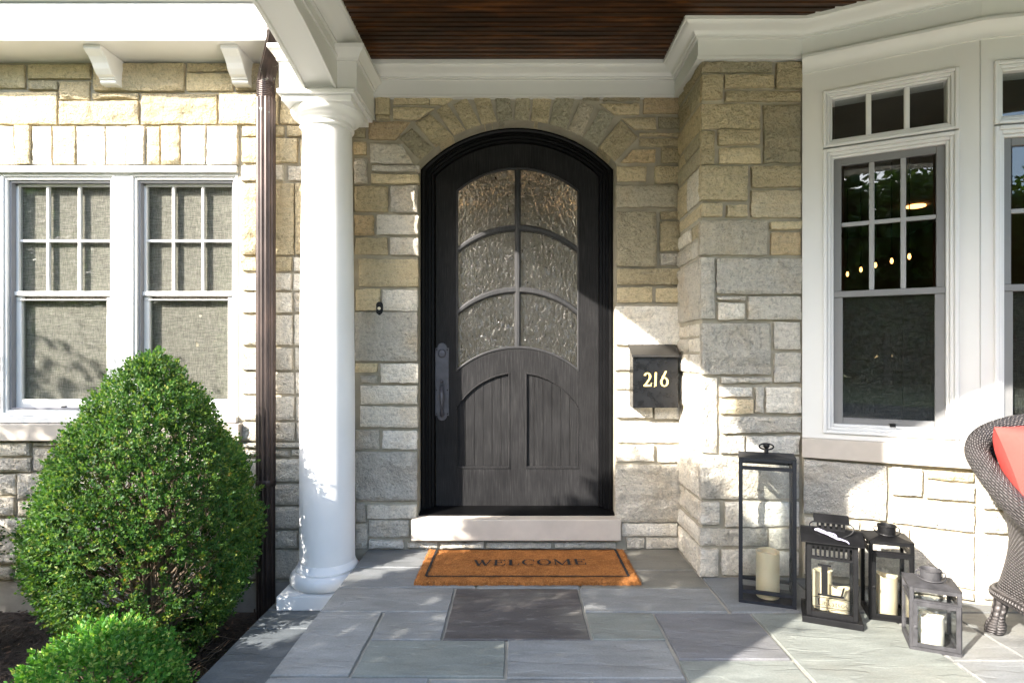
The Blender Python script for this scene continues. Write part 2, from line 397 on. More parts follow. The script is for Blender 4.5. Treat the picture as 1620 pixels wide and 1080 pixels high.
# ------------------------------------------------------------------ wall frames (mortar planes)
WY = 3.43
FD = Frame(0, WY, 0)                       # street wall with the door and the left window
FR = Frame(.925, WY, -90)                  # return wall right of the door
FP = Frame(0, 2.995, 0)                    # projecting wall
B0 = Vector((1.42, 2.98)); A1, A2, A3 = 27.6, 12.4, -2.8
L1_, L2_, L3_ = .709, .80, .80
def step(p, deg, l): return Vector((p.x + math.cos(R(deg)) * l, p.y - math.sin(R(deg)) * l))
B1 = step(B0, A1, L1_); B2 = step(B1, A2, L2_); B3 = step(B2, A3, L3_)
FB1 = Frame(B0.x, B0.y, -A1); FB2 = Frame(B1.x, B1.y, -A2); FB3 = Frame(B2.x, B2.y, -A3)

# ------------------------------------------------------------------ ground
def sheet(name, x0, x1, y0, y1, z, mat, th=.3, **kw):
    m = MB(); m.box(x0, x1, y0, y1, z - th, z); return tag(m.build(name, mat), kind='structure', **kw)
sheet('lawn', -90, 90, -90, 60, -.46, M['grass'])
sheet('road', -90, 90, -15, -9, -.454, M['asphalt'], .2)
sheet('bounce_drive', -1.6, 3.2, -9, .18, -.43, M['paving'], .2)  # unseen pale paving, added to bounce warm light into the porch
sheet('garden_bed', -5.2, -1.2, .2, 3.5, -.36, M['mulch'], .2)
sheet('front_path', -1.19, 3.8, .19, .60, -.25, M['paving'], .3)
# mulch chips
m = MB()
for i in range(5200):
    x = rnd.uniform(-3.9, -1.27); y = rnd.uniform(1.3, 3.4)
    l = rnd.uniform(.012, .04); wd = rnd.uniform(.005, .014); a = rnd.uniform(0, 6.3); ti = rnd.uniform(-.5, .5)
    z = -.358 + rnd.uniform(.002, .016)
    dx, dy = math.cos(a) * l / 2, math.sin(a) * l / 2; ex, ey = -math.sin(a) * wd / 2, math.cos(a) * wd / 2; dz = ti * l / 2
    m.add([(x-dx-ex, y-dy-ey, z-dz), (x+dx-ex, y+dy-ey, z+dz), (x+dx+ex, y+dy+ey, z+dz+.003), (x-dx+ex, y-dy+ey, z-dz+.003)], [(0, 1, 2, 3)])
tag(m.build('mulch_chips', M['chip'], fix=False), 'dark brown shredded bark mulch covering the bed under the shrubs', 'mulch', kind='stuff')

# ------------------------------------------------------------------ stones
TAN, TAN2, DK, GREY, LIGHT, OCH, WHT = (.48, .405, .262), (.55, .46, .295), (.38, .338, .236), (.555, .515, .44), (.66, .612, .52), (.56, .435, .265), (.71, .67, .59)
def stone_mesh(name, fr, quad, proud, back, parent, col, rough, key):
    """quad: TL, TR, BR, BL as (u, z) on the wall; a split-faced block with chipped edges"""
    TL, TR, BR, BL = [Vector(q) for q in quad]
    wd = ((TR - TL).length + (BR - BL).length) / 2; ht = ((TL - BL).length + (TR - BR).length) / 2
    nx = max(4, min(34, int(wd / .014))); nz = max(4, min(30, int(ht / .014)))
    c = (TL + TR + BR + BL) / 4; org = fr.pt(c.x, 0, c.y)
    sd = Vector((key * 1.37 % 17, key * 2.11 % 13, key * .77 % 11))
    vs = []; idx = {}
    for j in range(nz + 1):
        for i in range(nx + 1):
            s, t = i / nx, j / nz
            # denser near the edges
            p = (TL * (1 - s) + TR * s) * (1 - t) + (BL * (1 - s) + BR * s) * t
            q = Vector((p.x, 0, p.y))
            edge = i in (0, nx) or j in (0, nz)
            n1 = mnoise.noise(q * 9 + sd); n2 = mnoise.noise(q * 28 + sd)
            n3 = mnoise.noise(Vector((p.x * 5, 3.3, p.y * 16)) + sd)
            if edge:
                e = .0035 * mnoise.noise(q * 35 + sd) + .003 * mnoise.noise(q * 14 - sd) + .001
                if i == 0: p = p + Vector((e, 0))
                if i == nx: p = p - Vector((e, 0))
                if j == 0: p = p - Vector((0, e))
                if j == nz: p = p + Vector((0, e))
                h = proud - .0065 + .004 * n2
            else:
                dd = min(i, nx - i) * wd / nx; de = min(j, nz - j) * ht / nz; d = min(dd, de)
                h = proud + (.012 * n1 + .009 * n2 + .007 * mnoise.noise(q * 62 + sd) + .010 * n3) * rough * min(1, d / .03 + .35)
            vs.append(fr.pt(p.x, h, p.y) - org)
    W = nx + 1; fs = [(j*W+i, (j+1)*W+i, (j+1)*W+i+1, j*W+i+1) for j in range(nz) for i in range(nx)]
    ring = [i for i in range(W)] + [j*W+nx for j in range(1, nz+1)] + [nz*W+i for i in range(nx-1, -1, -1)] + [j*W for j in range(nz-1, 0, -1)]
    nrm = fr.pt(0, 1, 0) - fr.pt(0, 0, 0); b = len(vs); cc = Vector((0, 0, 0))
    for k in ring:
        v = vs[k]; vv = v - nrm * (v.dot(nrm)); vs.append(vv - nrm * back)
    n = len(ring)
    for k in range(n): fs.append((ring[k], ring[(k+1) % n], b + (k+1) % n, b + k))
    me = bpy.data.meshes.new(name); me.from_pydata(vs, [], fs); me.materials.append(M['stone']); me.shade_smooth(); me.set_sharp_from_angle(angle=R(38))
    o = bpy.data.objects.new(name, me); o.location = org; o.color = (*col, .55 + .45 * rough)
    link(o, parent); return o
_key = [0]
def pick(py, r):  # higher stones tanner: buff tone plus ground bounce put into the colour
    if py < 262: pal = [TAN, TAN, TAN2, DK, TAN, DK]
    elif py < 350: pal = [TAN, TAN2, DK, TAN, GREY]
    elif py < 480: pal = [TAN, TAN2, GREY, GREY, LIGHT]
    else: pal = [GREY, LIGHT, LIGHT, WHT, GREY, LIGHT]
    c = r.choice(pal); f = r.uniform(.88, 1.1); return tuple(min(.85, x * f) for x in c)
def stone(parent, fr, q, col=None, rough=None, back=.02, proud=None):
    """q: (x0,y0,x1,y1) or four corner pixels TL,TR,BR,BL of the photograph"""
    _key[0] += 1; r = random.Random(_key[0] * 131)
    if len(q) == 4 and not hasattr(q[0], '__len__'):
        x0, y0, x1, y1 = q; j = lambda: r.uniform(-.7, .7)
        q = [(x0 + j(), y0 + j()), (x1 + j(), y0 + j()), (x1 + j(), y1 + j()), (x0 + j(), y1 + j())]
    quad = [fr.uv(px, py, .018) for px, py in q]
    cyy = sum(p[1] for p in q) / 4
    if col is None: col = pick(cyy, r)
    if rough is None: rough = r.choice([.35, .6, .9, 1.1])
    if proud is None: proud = r.uniform(.019, .033)
    return stone_mesh('stone', fr, quad, proud, back, parent, col, rough, _key[0])

# ---- facade (mortar bed with the openings)
ACX, AR, AZC = -.005, .781, 1.6735                # door arch: centre x, radius, centre z
OX0, OX1 = -.5756, .5656
WX0, WX1, WZ0, WZ1 = -3.02, -1.602, .722, 2.192   # left window opening
m = MB(); yb = WY + .27; TOP = 2.95
m.box(-4.9, WX0, WY, yb, -.6, TOP); m.box(WX0, WX1, WY, yb, -.6, WZ0); m.box(WX0, WX1, WY, yb, WZ1, TOP)
m.box(WX1, OX0, WY, yb, -.6, TOP); m.box(OX1, .94, WY, yb, -.6, TOP); m.box(OX0, OX1, WY, yb, -.6, .06)
xs = [OX0 + (OX1 - OX0) * i / 36 for i in range(37)]
arch = lambda x: AZC + math.sqrt(max(0, AR * AR - (x - ACX) ** 2))
m.band(xs, arch, lambda x: TOP, WY, yb)
facade = tag(m.build('stone_wall', M['mortar']), 'buff limestone house front with the arched doorway and left window', 'wall')
m = MB(); m.box(-4.9, -1.29, WY - .012, WY - .0005, -.6, -.188); m.build('foundation', M['concrete'], facade)

S = lambda *q, **k: stone(facade, FD, q if len(q) == 4 else q[0], **k)
# left of the door
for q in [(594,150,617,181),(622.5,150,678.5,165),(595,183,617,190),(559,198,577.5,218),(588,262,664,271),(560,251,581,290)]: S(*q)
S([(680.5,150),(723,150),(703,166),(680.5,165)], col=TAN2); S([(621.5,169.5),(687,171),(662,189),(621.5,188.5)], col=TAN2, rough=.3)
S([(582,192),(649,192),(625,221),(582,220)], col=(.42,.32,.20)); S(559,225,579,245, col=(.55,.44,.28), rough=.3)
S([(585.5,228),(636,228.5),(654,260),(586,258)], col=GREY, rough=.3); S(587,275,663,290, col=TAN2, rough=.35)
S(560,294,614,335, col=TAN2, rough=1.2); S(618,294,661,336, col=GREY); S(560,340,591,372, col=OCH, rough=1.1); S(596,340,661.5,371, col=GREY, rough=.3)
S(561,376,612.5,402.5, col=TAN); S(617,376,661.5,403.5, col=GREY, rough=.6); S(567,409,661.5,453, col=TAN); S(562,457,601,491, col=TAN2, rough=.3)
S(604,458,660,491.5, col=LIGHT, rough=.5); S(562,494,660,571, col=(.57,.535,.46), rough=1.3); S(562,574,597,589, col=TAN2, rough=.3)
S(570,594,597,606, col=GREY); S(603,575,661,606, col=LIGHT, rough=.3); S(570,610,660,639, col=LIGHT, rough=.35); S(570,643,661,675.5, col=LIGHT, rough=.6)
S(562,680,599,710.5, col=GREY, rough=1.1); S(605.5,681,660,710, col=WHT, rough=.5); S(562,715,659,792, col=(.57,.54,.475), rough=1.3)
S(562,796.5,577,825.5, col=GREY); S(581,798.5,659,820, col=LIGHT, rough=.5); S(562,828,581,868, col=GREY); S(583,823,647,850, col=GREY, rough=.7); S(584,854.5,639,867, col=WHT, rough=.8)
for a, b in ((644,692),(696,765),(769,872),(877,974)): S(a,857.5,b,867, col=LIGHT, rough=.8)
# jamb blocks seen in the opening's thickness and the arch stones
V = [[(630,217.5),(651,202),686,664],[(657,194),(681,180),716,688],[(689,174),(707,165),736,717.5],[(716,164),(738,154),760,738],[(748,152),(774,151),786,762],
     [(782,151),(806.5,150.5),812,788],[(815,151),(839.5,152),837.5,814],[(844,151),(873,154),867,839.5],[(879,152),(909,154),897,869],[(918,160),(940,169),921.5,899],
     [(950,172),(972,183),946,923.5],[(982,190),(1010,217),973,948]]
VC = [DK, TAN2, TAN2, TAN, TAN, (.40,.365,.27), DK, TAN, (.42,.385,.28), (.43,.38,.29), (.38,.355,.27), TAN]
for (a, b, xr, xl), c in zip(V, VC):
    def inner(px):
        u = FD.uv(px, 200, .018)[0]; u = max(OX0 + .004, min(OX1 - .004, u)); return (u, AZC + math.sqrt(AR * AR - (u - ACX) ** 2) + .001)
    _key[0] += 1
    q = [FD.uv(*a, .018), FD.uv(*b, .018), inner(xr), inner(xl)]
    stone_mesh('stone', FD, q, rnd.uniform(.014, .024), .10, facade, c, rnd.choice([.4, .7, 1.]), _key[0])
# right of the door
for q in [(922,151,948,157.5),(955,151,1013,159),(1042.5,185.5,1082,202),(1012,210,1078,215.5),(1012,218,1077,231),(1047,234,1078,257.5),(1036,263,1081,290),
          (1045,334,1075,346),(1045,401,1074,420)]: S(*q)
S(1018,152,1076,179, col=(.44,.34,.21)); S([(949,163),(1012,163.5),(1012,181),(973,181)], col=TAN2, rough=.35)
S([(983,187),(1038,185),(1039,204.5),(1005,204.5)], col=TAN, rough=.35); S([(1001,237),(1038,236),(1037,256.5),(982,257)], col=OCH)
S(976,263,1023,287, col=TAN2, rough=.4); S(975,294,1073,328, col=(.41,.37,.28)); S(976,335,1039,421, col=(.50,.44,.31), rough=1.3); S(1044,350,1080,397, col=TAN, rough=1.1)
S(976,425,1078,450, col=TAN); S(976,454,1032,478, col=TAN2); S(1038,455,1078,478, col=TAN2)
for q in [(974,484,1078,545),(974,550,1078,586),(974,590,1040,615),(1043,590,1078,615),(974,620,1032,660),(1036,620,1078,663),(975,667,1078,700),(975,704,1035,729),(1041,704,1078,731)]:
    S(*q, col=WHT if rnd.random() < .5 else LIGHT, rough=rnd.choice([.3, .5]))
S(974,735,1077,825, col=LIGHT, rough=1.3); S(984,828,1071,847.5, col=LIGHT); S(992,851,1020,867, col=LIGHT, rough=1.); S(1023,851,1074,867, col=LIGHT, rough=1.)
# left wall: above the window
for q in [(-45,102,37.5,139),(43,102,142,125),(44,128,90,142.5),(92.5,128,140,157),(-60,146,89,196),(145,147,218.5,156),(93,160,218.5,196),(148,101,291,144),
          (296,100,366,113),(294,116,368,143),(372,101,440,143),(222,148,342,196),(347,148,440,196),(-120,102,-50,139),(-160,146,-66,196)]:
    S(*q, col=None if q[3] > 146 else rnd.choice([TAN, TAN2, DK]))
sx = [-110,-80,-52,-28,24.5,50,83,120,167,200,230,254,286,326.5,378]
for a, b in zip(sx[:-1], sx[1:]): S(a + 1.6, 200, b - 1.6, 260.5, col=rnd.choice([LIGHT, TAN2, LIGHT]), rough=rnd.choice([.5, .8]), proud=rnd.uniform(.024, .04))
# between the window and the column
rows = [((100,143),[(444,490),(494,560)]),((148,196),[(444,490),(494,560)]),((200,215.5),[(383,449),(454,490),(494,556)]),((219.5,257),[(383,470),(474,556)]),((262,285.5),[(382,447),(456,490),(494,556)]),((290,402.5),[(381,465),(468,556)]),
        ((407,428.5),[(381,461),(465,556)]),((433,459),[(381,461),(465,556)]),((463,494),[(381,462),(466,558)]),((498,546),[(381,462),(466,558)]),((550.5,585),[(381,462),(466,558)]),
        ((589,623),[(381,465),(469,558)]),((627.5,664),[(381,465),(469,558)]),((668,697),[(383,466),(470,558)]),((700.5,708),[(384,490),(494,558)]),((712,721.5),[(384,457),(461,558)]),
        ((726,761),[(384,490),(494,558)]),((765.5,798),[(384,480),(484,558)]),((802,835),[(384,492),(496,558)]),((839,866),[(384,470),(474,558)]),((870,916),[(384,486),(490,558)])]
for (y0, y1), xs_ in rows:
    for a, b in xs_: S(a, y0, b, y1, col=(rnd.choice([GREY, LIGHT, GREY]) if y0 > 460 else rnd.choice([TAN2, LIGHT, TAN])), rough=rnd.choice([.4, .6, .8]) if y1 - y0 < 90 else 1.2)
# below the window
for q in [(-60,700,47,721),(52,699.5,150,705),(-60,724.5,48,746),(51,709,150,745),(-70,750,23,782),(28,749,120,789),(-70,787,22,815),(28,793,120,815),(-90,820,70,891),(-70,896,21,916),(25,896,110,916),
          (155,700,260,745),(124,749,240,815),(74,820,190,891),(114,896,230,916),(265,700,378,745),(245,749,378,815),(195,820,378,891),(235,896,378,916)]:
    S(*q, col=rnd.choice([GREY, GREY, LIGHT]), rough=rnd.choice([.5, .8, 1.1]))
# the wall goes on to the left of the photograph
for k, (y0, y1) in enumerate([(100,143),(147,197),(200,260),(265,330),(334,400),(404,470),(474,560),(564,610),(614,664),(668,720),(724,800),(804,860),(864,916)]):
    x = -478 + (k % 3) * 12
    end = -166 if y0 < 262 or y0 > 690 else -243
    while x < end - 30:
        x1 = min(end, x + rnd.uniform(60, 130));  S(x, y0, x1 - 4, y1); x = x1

# ---- projecting wall with its return
m = MB(); m.box(.925, 1.43, 2.995, 3.425, -.3, 2.8)
pwall = tag(m.build('projecting_wall', M['mortar']), 'limestone pier of squared blocks between the mailbox corner and the bay window', 'wall')
PS = lambda *q, **k: stone(pwall, FP, q, **k)
PF = [(1110,97,1222.6,114),(1228,98.5,1269,140),(1110,119,1143.5,157),(1147,119,1224.5,138),(1148,144,1268,160),(1110,163.5,1204,203),(1208.5,165.5,1268,257),(1110,207,1132,259.5),
 (1137,206,1203,228.5),(1138.5,233.5,1204,258.5),(1108,263,1182,317),(1189,263,1267,296),(1189,301,1268,344.5),(1110,322,1142,342),(1150,324.5,1183,343),(1108,349,1213.5,403),(1219,350.5,1268,363),
 (1220,367,1268,402.5),(1109,408,1130,504),(1134,409,1268,465),(1134.5,469,1179,475.5),(1135,479,1179,505.5),(1184,469,1267,505),(1110,511,1219,591.5),(1224.5,509,1267,552),(1225,557.5,1267,605),
 (1142,596,1221,606),(1109,597,1135,716),(1139,611.5,1190,627),(1140,631,1191.5,654),(1195.5,611.5,1208,652),(1211,612,1267,653),(1143,659,1266,684),(1139,689,1178,717),(1181,689,1264,717),
 (1108,722,1264,789),(1108,794,1138,829.5),(1148,794,1264,832.5),(1108,837,1215,863.5),(1218,837,1264,868),(1107,868,1136,910),(1142,869,1200,910),(1204,873,1264,910)]
pcol = {3: TAN2, 4: TAN, 8: TAN2, 12: (.50,.43,.30), 13: TAN2, 14: TAN2, 15: (.47,.42,.33), 16: TAN2, 17: OCH, 29: (.62,.50,.32)}
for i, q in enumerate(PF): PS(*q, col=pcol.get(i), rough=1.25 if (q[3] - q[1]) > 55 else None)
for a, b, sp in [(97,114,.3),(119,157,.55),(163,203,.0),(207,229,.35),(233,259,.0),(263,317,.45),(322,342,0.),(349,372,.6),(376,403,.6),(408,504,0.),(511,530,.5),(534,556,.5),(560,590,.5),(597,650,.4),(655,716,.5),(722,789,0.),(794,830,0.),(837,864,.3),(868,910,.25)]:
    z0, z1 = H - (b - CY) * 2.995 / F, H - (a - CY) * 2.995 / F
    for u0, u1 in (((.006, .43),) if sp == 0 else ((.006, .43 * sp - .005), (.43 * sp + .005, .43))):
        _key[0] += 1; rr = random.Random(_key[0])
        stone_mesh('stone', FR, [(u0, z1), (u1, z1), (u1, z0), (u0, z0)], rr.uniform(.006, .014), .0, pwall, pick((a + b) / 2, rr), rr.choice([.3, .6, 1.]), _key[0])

# ---- bay window: stone base, limestone sill, boards, windows
bay = tag(empty('bay_window', (B0.x, B0.y, 0)), 'white bay window with transoms on a stone base behind the lanterns', 'bay window')
def bmesh_child(mb, name, mat, parent=None, **kw):
    o = mb.build(name, mat, None, **kw); o.parent = parent or bay; o.matrix_parent_inverse.identity(); o.location = (-B0.x, -B0.y, 0) if (parent is None) else (0, 0, 0); return o
SILL0, SILL1 = .605, .70
m = MB()
for fr, l in ((FB1, L1_), (FB2, L2_), (FB3, L3_)): m.fbox(fr, 0, l, -.3, SILL0 - .003, -.2, 0)
bmesh_child(m, 'mortar_bed', M['mortar'])
def bstone(fr, q, **k):
    o = stone(bay, fr, q, **k); o.location -= Vector((B0.x, B0.y, 0)); return o
for q, c in [([(1272,726),(1403.5,737),(1402,823.6),(1271,811)], (.56,.53,.47)), ([(1411,738),(1460,742),(1458,785),(1411,781)], LIGHT), ([(1466,743),(1541,748),(1541,763),(1466,757)], TAN2),
          ([(1466,764),(1541,769),(1541,793),(1464,787)], LIGHT), ([(1410,787),(1542,799),(1542,842.5),(1409.5,826)], LIGHT), ([(1272,817),(1360,826),(1359,838),(1272,831)], LIGHT),
          ([(1367,830),(1438,837),(1438,918),(1367,911)], LIGHT), ([(1442,837),(1541,848),(1541,932),(1442,919)], WHT), ([(1272,836),(1360,846),(1360,915),(1272,907)], LIGHT), ([(1367,917),(1541,937),(1541,950),(1367,925)], LIGHT)]:
    bstone(FB1, q, col=c, rough=1.2 if c == (.56,.53,.47) else .7)
for q, c in [([(1557,752),(1640,757),(1640,772),(1557,769)], LIGHT), ([(1557,774),(1600,776),(1600,807),(1557,805)], LIGHT), ([(1605,776),(1680,780),(1680,808),(1605,807)], LIGHT),
             ([(1557,810),(1600,812),(1600,844),(1557,842)], LIGHT), ([(1605,812),(1680,814),(1680,848),(1605,845)], LIGHT), ([(1557,847),(1617,850),(1617,952),(1557,948)], WHT), ([(1622,851),(1690,854),(1690,960),(1622,954)], LIGHT)]:
    bstone(FB2, q, col=c, rough=.7)
m = MB()
def poly_sweep(mb, path, prof, z_is_abs=True, closed_ends=True):
    """profile (d, z) swept along a plan polyline; d to the right-hand side; mitred corners"""
    n = len(path); k = len(prof); P2 = [Vector(p) for p in path]; vs = []
    for i, p in enumerate(P2):
        def nr(a, b): d = (b - a).normalized(); return Vector((d.y, -d.x))
        if i == 0: off = nr(P2[0], P2[1]); sc_ = 1
        elif i == n - 1: off = nr(P2[-2], P2[-1]); sc_ = 1
        else:
            n0, n1 = nr(P2[i-1], p), nr(p, P2[i+1]); off = (n0 + n1).normalized(); sc_ = 1 / max(.3, off.dot(n0))
        for d, z in prof: vs.append((p.x + off.x * d * sc_, p.y + off.y * d * sc_, z))
    fs = [(i*k+j, (i+1)*k+j, (i+1)*k+(j+1) % k, i*k+(j+1) % k) for i in range(n - 1) for j in range(k)]
    if closed_ends: fs += [tuple(range(k)), tuple((n - 1) * k + j for j in range(k - 1, -1, -1))]
    return mb.add(vs, fs)
BP = [(B0.x, B0.y), (B1.x, B1.y), (B2.x, B2.y), (B3.x, B3.y)]
poly_sweep(m, BP, [(-.12, SILL0), (.045, SILL0), (.045, SILL1), (-.12, SILL1 + .006)])
bmesh_child(m, 'stone_sill', M['sill'], bevel=.004)
# transom + sash of each facet (u ranges along the facet)
WIN = [(FB1, .092, .634, L1_), (FB2, .050, .745, L2_), (FB3, .06, .74, L3_)]
TR0, TR1, SW0, SW1 = 2.118, 2.394, .728, 2.110
for fr, a, b, l in WIN:
    m = MB()
    m.fbox(fr, 0, a, SILL1, 2.6, -.12, .012); m.fbox(fr, b, l, SILL1, 2.6, -.12, .012)
    m.fbox(fr, a, b, TR1, 2.6, -.12, .0115); m.fbox(fr, a, b, SILL1, SW0, -.12, .0115)
    bmesh_child(m, 'white_board', M['white'])
def casing(parent, fr, u0, u1, z0, z1, wd, h, mat, name='casing', off=None, grey=False):
    """two-step picture-frame casing; u0.. is the outer edge"""
    m = MB()
    def ring(a, b, c, d, w_, h0, h1):
        m.fbox(fr, a, a + w_, c, d, h0, h1); m.fbox(fr, b - w_, b, c, d, h0, h1)
        m.fbox(fr, a + w_, b - w_, d - w_, d, h0, h1); m.fbox(fr, a + w_, b - w_, c, c + w_, h0, h1)
    ring(u0, u1, z0, z1, wd * .38, h - .13, h)
    e = wd * .38; ring(u0 + e, u1 - e, z0 + e, z1 - e, wd * .34, h - .13, h - .010)
    if not grey: e = wd * .72; ring(u0 + e, u1 - e, z0 + e, z1 - e, wd * .28, h - .13, h - .022)
    o = m.build(name, mat, None, bevel=.0025, seg=1); o.parent = parent
    if grey:
        m = MB(); e = wd * .72; ring(u0 + e, u1 - e, z0 + e, z1 - e, wd * .28, h - .13, h - .024)
        g = m.build('screen_frame', M['screen_frame'], None, bevel=.002, seg=1); g.parent = o
    if off is not None: o.location = off
    return o
M['screen_frame'] = principled('grey_lavender_screen_frame', (.20, .20, .215), .5, var=.05)
OFF = (-B0.x, -B0.y, 0)
def put(m, name, mat, parent, off, **kw):
    o = m.build(name, mat, None, **kw); o.parent = parent
    if off is not None: o.location = off
    return o
M['sash_grey'] = principled('grey_screen_frame', (.17, .17, .168), .5, var=.05); M['muntin_grey'] = principled('muntin_behind_screen', (.30, .30, .295), .5, var=.05)
for fr, a, b, l in WIN:
    cs = casing(bay, fr, a, b, TR0, TR1, .040, .026, M['white_vinyl'], 'transom_frame', OFF)
    i0, i1, j0, j1 = a + .040, b - .040, TR0 + .040, TR1 - .040
    wm = (i1 - i0) / 3
    for k in (1, 2):
        m = MB(); m.fbox(fr, i0 + wm * k - .011, i0 + wm * k + .011, j0, j1, -.045, -.004); put(m, 'muntin', M['white_vinyl'], cs, None, bevel=.003)
    for k in range(3):
        m = MB(); m.fbox(fr, i0 + wm * k + .0115, i0 + wm * (k + 1) - .0115, j0, j1, -.03, -.026); put(m, 'pane', M['glass'], cs, None)
    # lower window
    cs = casing(bay, fr, a, b, SW0, SW1, .046, .026, M['white_vinyl'], 'window_frame', OFF)
    i0, i1, j0, j1 = a + .046, b - .046, SW0 + .046, SW1 - .046
    m = MB(); f_ = .034; zm = 1.418
    m.fbox(fr, i0, i0 + f_, zm, j1, -.035, -.012); m.fbox(fr, i1 - f_, i1, zm, j1, -.035, -.012); m.fbox(fr, i0 + f_, i1 - f_, j1 - f_, j1, -.035, -.012)
    m.fbox(fr, i0, i1, zm - .030, zm, -.035, -.004)
    m.fbox(fr, i0, i0 + .04, j0 - .01, zm - .03, -.03, -.010); m.fbox(fr, i1 - .04, i1, j0 - .01, zm - .03, -.03, -.010); m.fbox(fr, i0 + .04, i1 - .04, j0 - .01, j0 + .03, -.03, -.010)
    put(m, 'sash', M['sash_grey'] if fr is not FB3 else M['sash_grey'], cs, None, bevel=.002, seg=1)
    u0, u1 = i0 + f_, i1 - f_; wm = (u1 - u0) / 3; zh = 1.742
    for k in (1, 2):
        m = MB(); m.fbox(fr, u0 + wm * k - .011, u0 + wm * k + .011, zm, j1 - f_, -.034, -.014); put(m, 'muntin', M['muntin_grey'], cs, None, bevel=.003)
    m = MB(); m.fbox(fr, u0, u1, zh - .010, zh + .010, -.033, -.016); put(m, 'muntin', M['muntin_grey'], cs, None, bevel=.003)
    for k in range(3):
        for z0, z1 in ((zm, zh - .0105), (zh + .0105, j1 - f_)):
            m = MB(); m.fbox(fr, u0 + wm * k + .0115, u0 + wm * (k + 1) - .0115, z0, z1, -.030, -.026); put(m, 'pane', M['glass'], cs, None)
    m = MB(); m.fbox(fr, i0 + .04, i1 - .04, j0 + .03, zm - .0305, -.026, -.022); put(m, 'pane', M['glass'], cs, None)
    m = MB(); m.fbox(fr, i0 + .03, i1 - .03, j0 + .02, zm - .02, -.040, -.038); put(m, 'insect_screen', M['screen_dim'], cs, None)
    m = MB(); um = (i0 + i1) / 2 + .02; m.fbox(fr, um - .012, um + .012, j0 - .006, j0 + .012, -.010, .004); put(m, 'sash_lock', M['black'], cs, None)

# ------------------------------------------------------------------ entablature, beams, ceiling, roof
CEIL = 2.742
ent = tag(empty('porch_cornice', (0, 3.4, 2.6)), 'white frieze and crown moulding wrapping the porch below the wood ceiling', 'cornice')
def entc(m, name, **kw): return put(m, name, M['white'], ent, (0, -3.4, -2.6), **kw)
path = [(-.90, WY), (.925, WY), (.925, 2.995), (1.42, 2.995)] + [tuple(p) for p in BP[1:]]
m = MB(); poly_sweep(m, path, [(-.01, 2.575), (.036, 2.575), (.036, 2.588), (.030, 2.592), (.030, 2.70), (-.01, 2.70)]); entc(m, 'frieze')
crown = [(.029, 2.672), (.044, 2.672), (.044, 2.682), (.052, 2.685), (.056, 2.694), (.068, 2.704), (.088, 2.712), (.104, 2.722), (.108, 2.728), (.118, 2.728), (.118, 2.752), (.029, 2.752)]
m = MB(); poly_sweep(m, path, crown); entc(m, 'crown_moulding', smooth=35)
m = MB(); poly_sweep(m, [(1.421, 2.979)] + BP[1:], [(.01, 2.50), (.020, 2.50), (.022, 2.515), (.030, 2.535), (.046, 2.556), (.056, 2.562), (.056, 2.5745), (.01, 2.5745)]); entc(m, 'lower_crown_moulding', smooth=35)

SPR = 2.4545; COLX = -1.02
BX0, BX1 = -1.09, -.917
def side_arch(y): u = 3.036 - y; return SPR + .240 * u - .122 * u * u if 0 < u < 1.967 else SPR
beam = tag(empty('side_beam', (COLX, 2.05, 2.45)), 'white arched porch beam with panelled underside running over the round column', 'beam')
def beamc(m, name, **kw): return put(m, name, M['white'], beam, (-COLX, -2.05, -2.45), **kw)
def yz_band(m, x0, x1, lo, hi, ya, yb_, n=28):
    ys = [ya + (yb_ - ya) * i / n for i in range(n + 1)]; vs = []; fs = []
    for y in ys: vs += [(x0, y, lo(y)), (x0, y, hi(y)), (x1, y, hi(y)), (x1, y, lo(y))]
    fs += [(0,1,2,3), (4*n+3,4*n+2,4*n+1,4*n)]
    for i in range(n):
        a, b = 4 * i, 4 * i + 4
        for k in range(4): fs.append((a + k, b + k, b + (k + 1) % 4, a + (k + 1) % 4))
    m.add(vs, fs)
m = MB(); yz_band(m, BX0 + .012, BX1 - .012, lambda y: side_arch(y) + .018, lambda y: 2.86, 1.06, 3.036); beamc(m, 'beam_core')
for x0, x1 in ((BX0, BX0 + .016), (BX1 - .016, BX1)):
    m = MB(); yz_band(m, x0, x1, side_arch, lambda y: 2.86, 1.06, 3.036); beamc(m, 'beam_cheek', bevel=.002, seg=1)
m = MB(); yz_band(m, BX1, BX1 + .008, lambda y: 2.612, lambda y: 2.626, 1.06, 3.036, 1); beamc(m, 'bead_moulding')
m = MB(); poly_sweep(m, [(BX1, 1.06), (BX1, 3.43)], [(-.01, 2.668), (.012, 2.668), (.012, 2.680), (.022, 2.684), (.03, 2.696), (.05, 2.708), (.078, 2.718), (.092, 2.728), (.107, 2.728), (.107, 2.752), (-.01, 2.752)]); beamc(m, 'crown_moulding', smooth=35)
bcrown = [(-.01, 2.600), (.010, 2.600), (.011, 2.612), (.017, 2.616), (.024, 2.632), (.036, 2.645), (.044, 2.650), (.044, 2.670), (-.01, 2.670)]
for y0, y1 in ((3.036, 3.425), (.67, 1.06)):
    m = MB(); m.box(COLX - .193, COLX + .202, y0, y1, SPR, 2.6605); beamc(m, 'end_block', bevel=.002, seg=1)
    m = MB(); xx0, xx1 = COLX - .193, COLX + .202
    if y0 > 2: poly_sweep(m, [(xx0, y1), (xx0, y0), (xx1, y0), (xx1, y1 - .03)], bcrown)
    else: poly_sweep(m, [(xx0, y0), (xx1, y0), (xx1, y1), (xx0, y1), (xx0, y0)], bcrown, closed_ends=False)
    beamc(m, 'block_crown', smooth=35)
FBX0, FBX1 = COLX + .202, 1.42
def front_arch(x): t = (x - .30) / 1.12; return SPR + .165 * max(0., 1 - t * t)
fb = tag(empty('front_beam', (.3, .865, 2.45)), 'white arched beam across the porch front behind the viewer', 'beam')
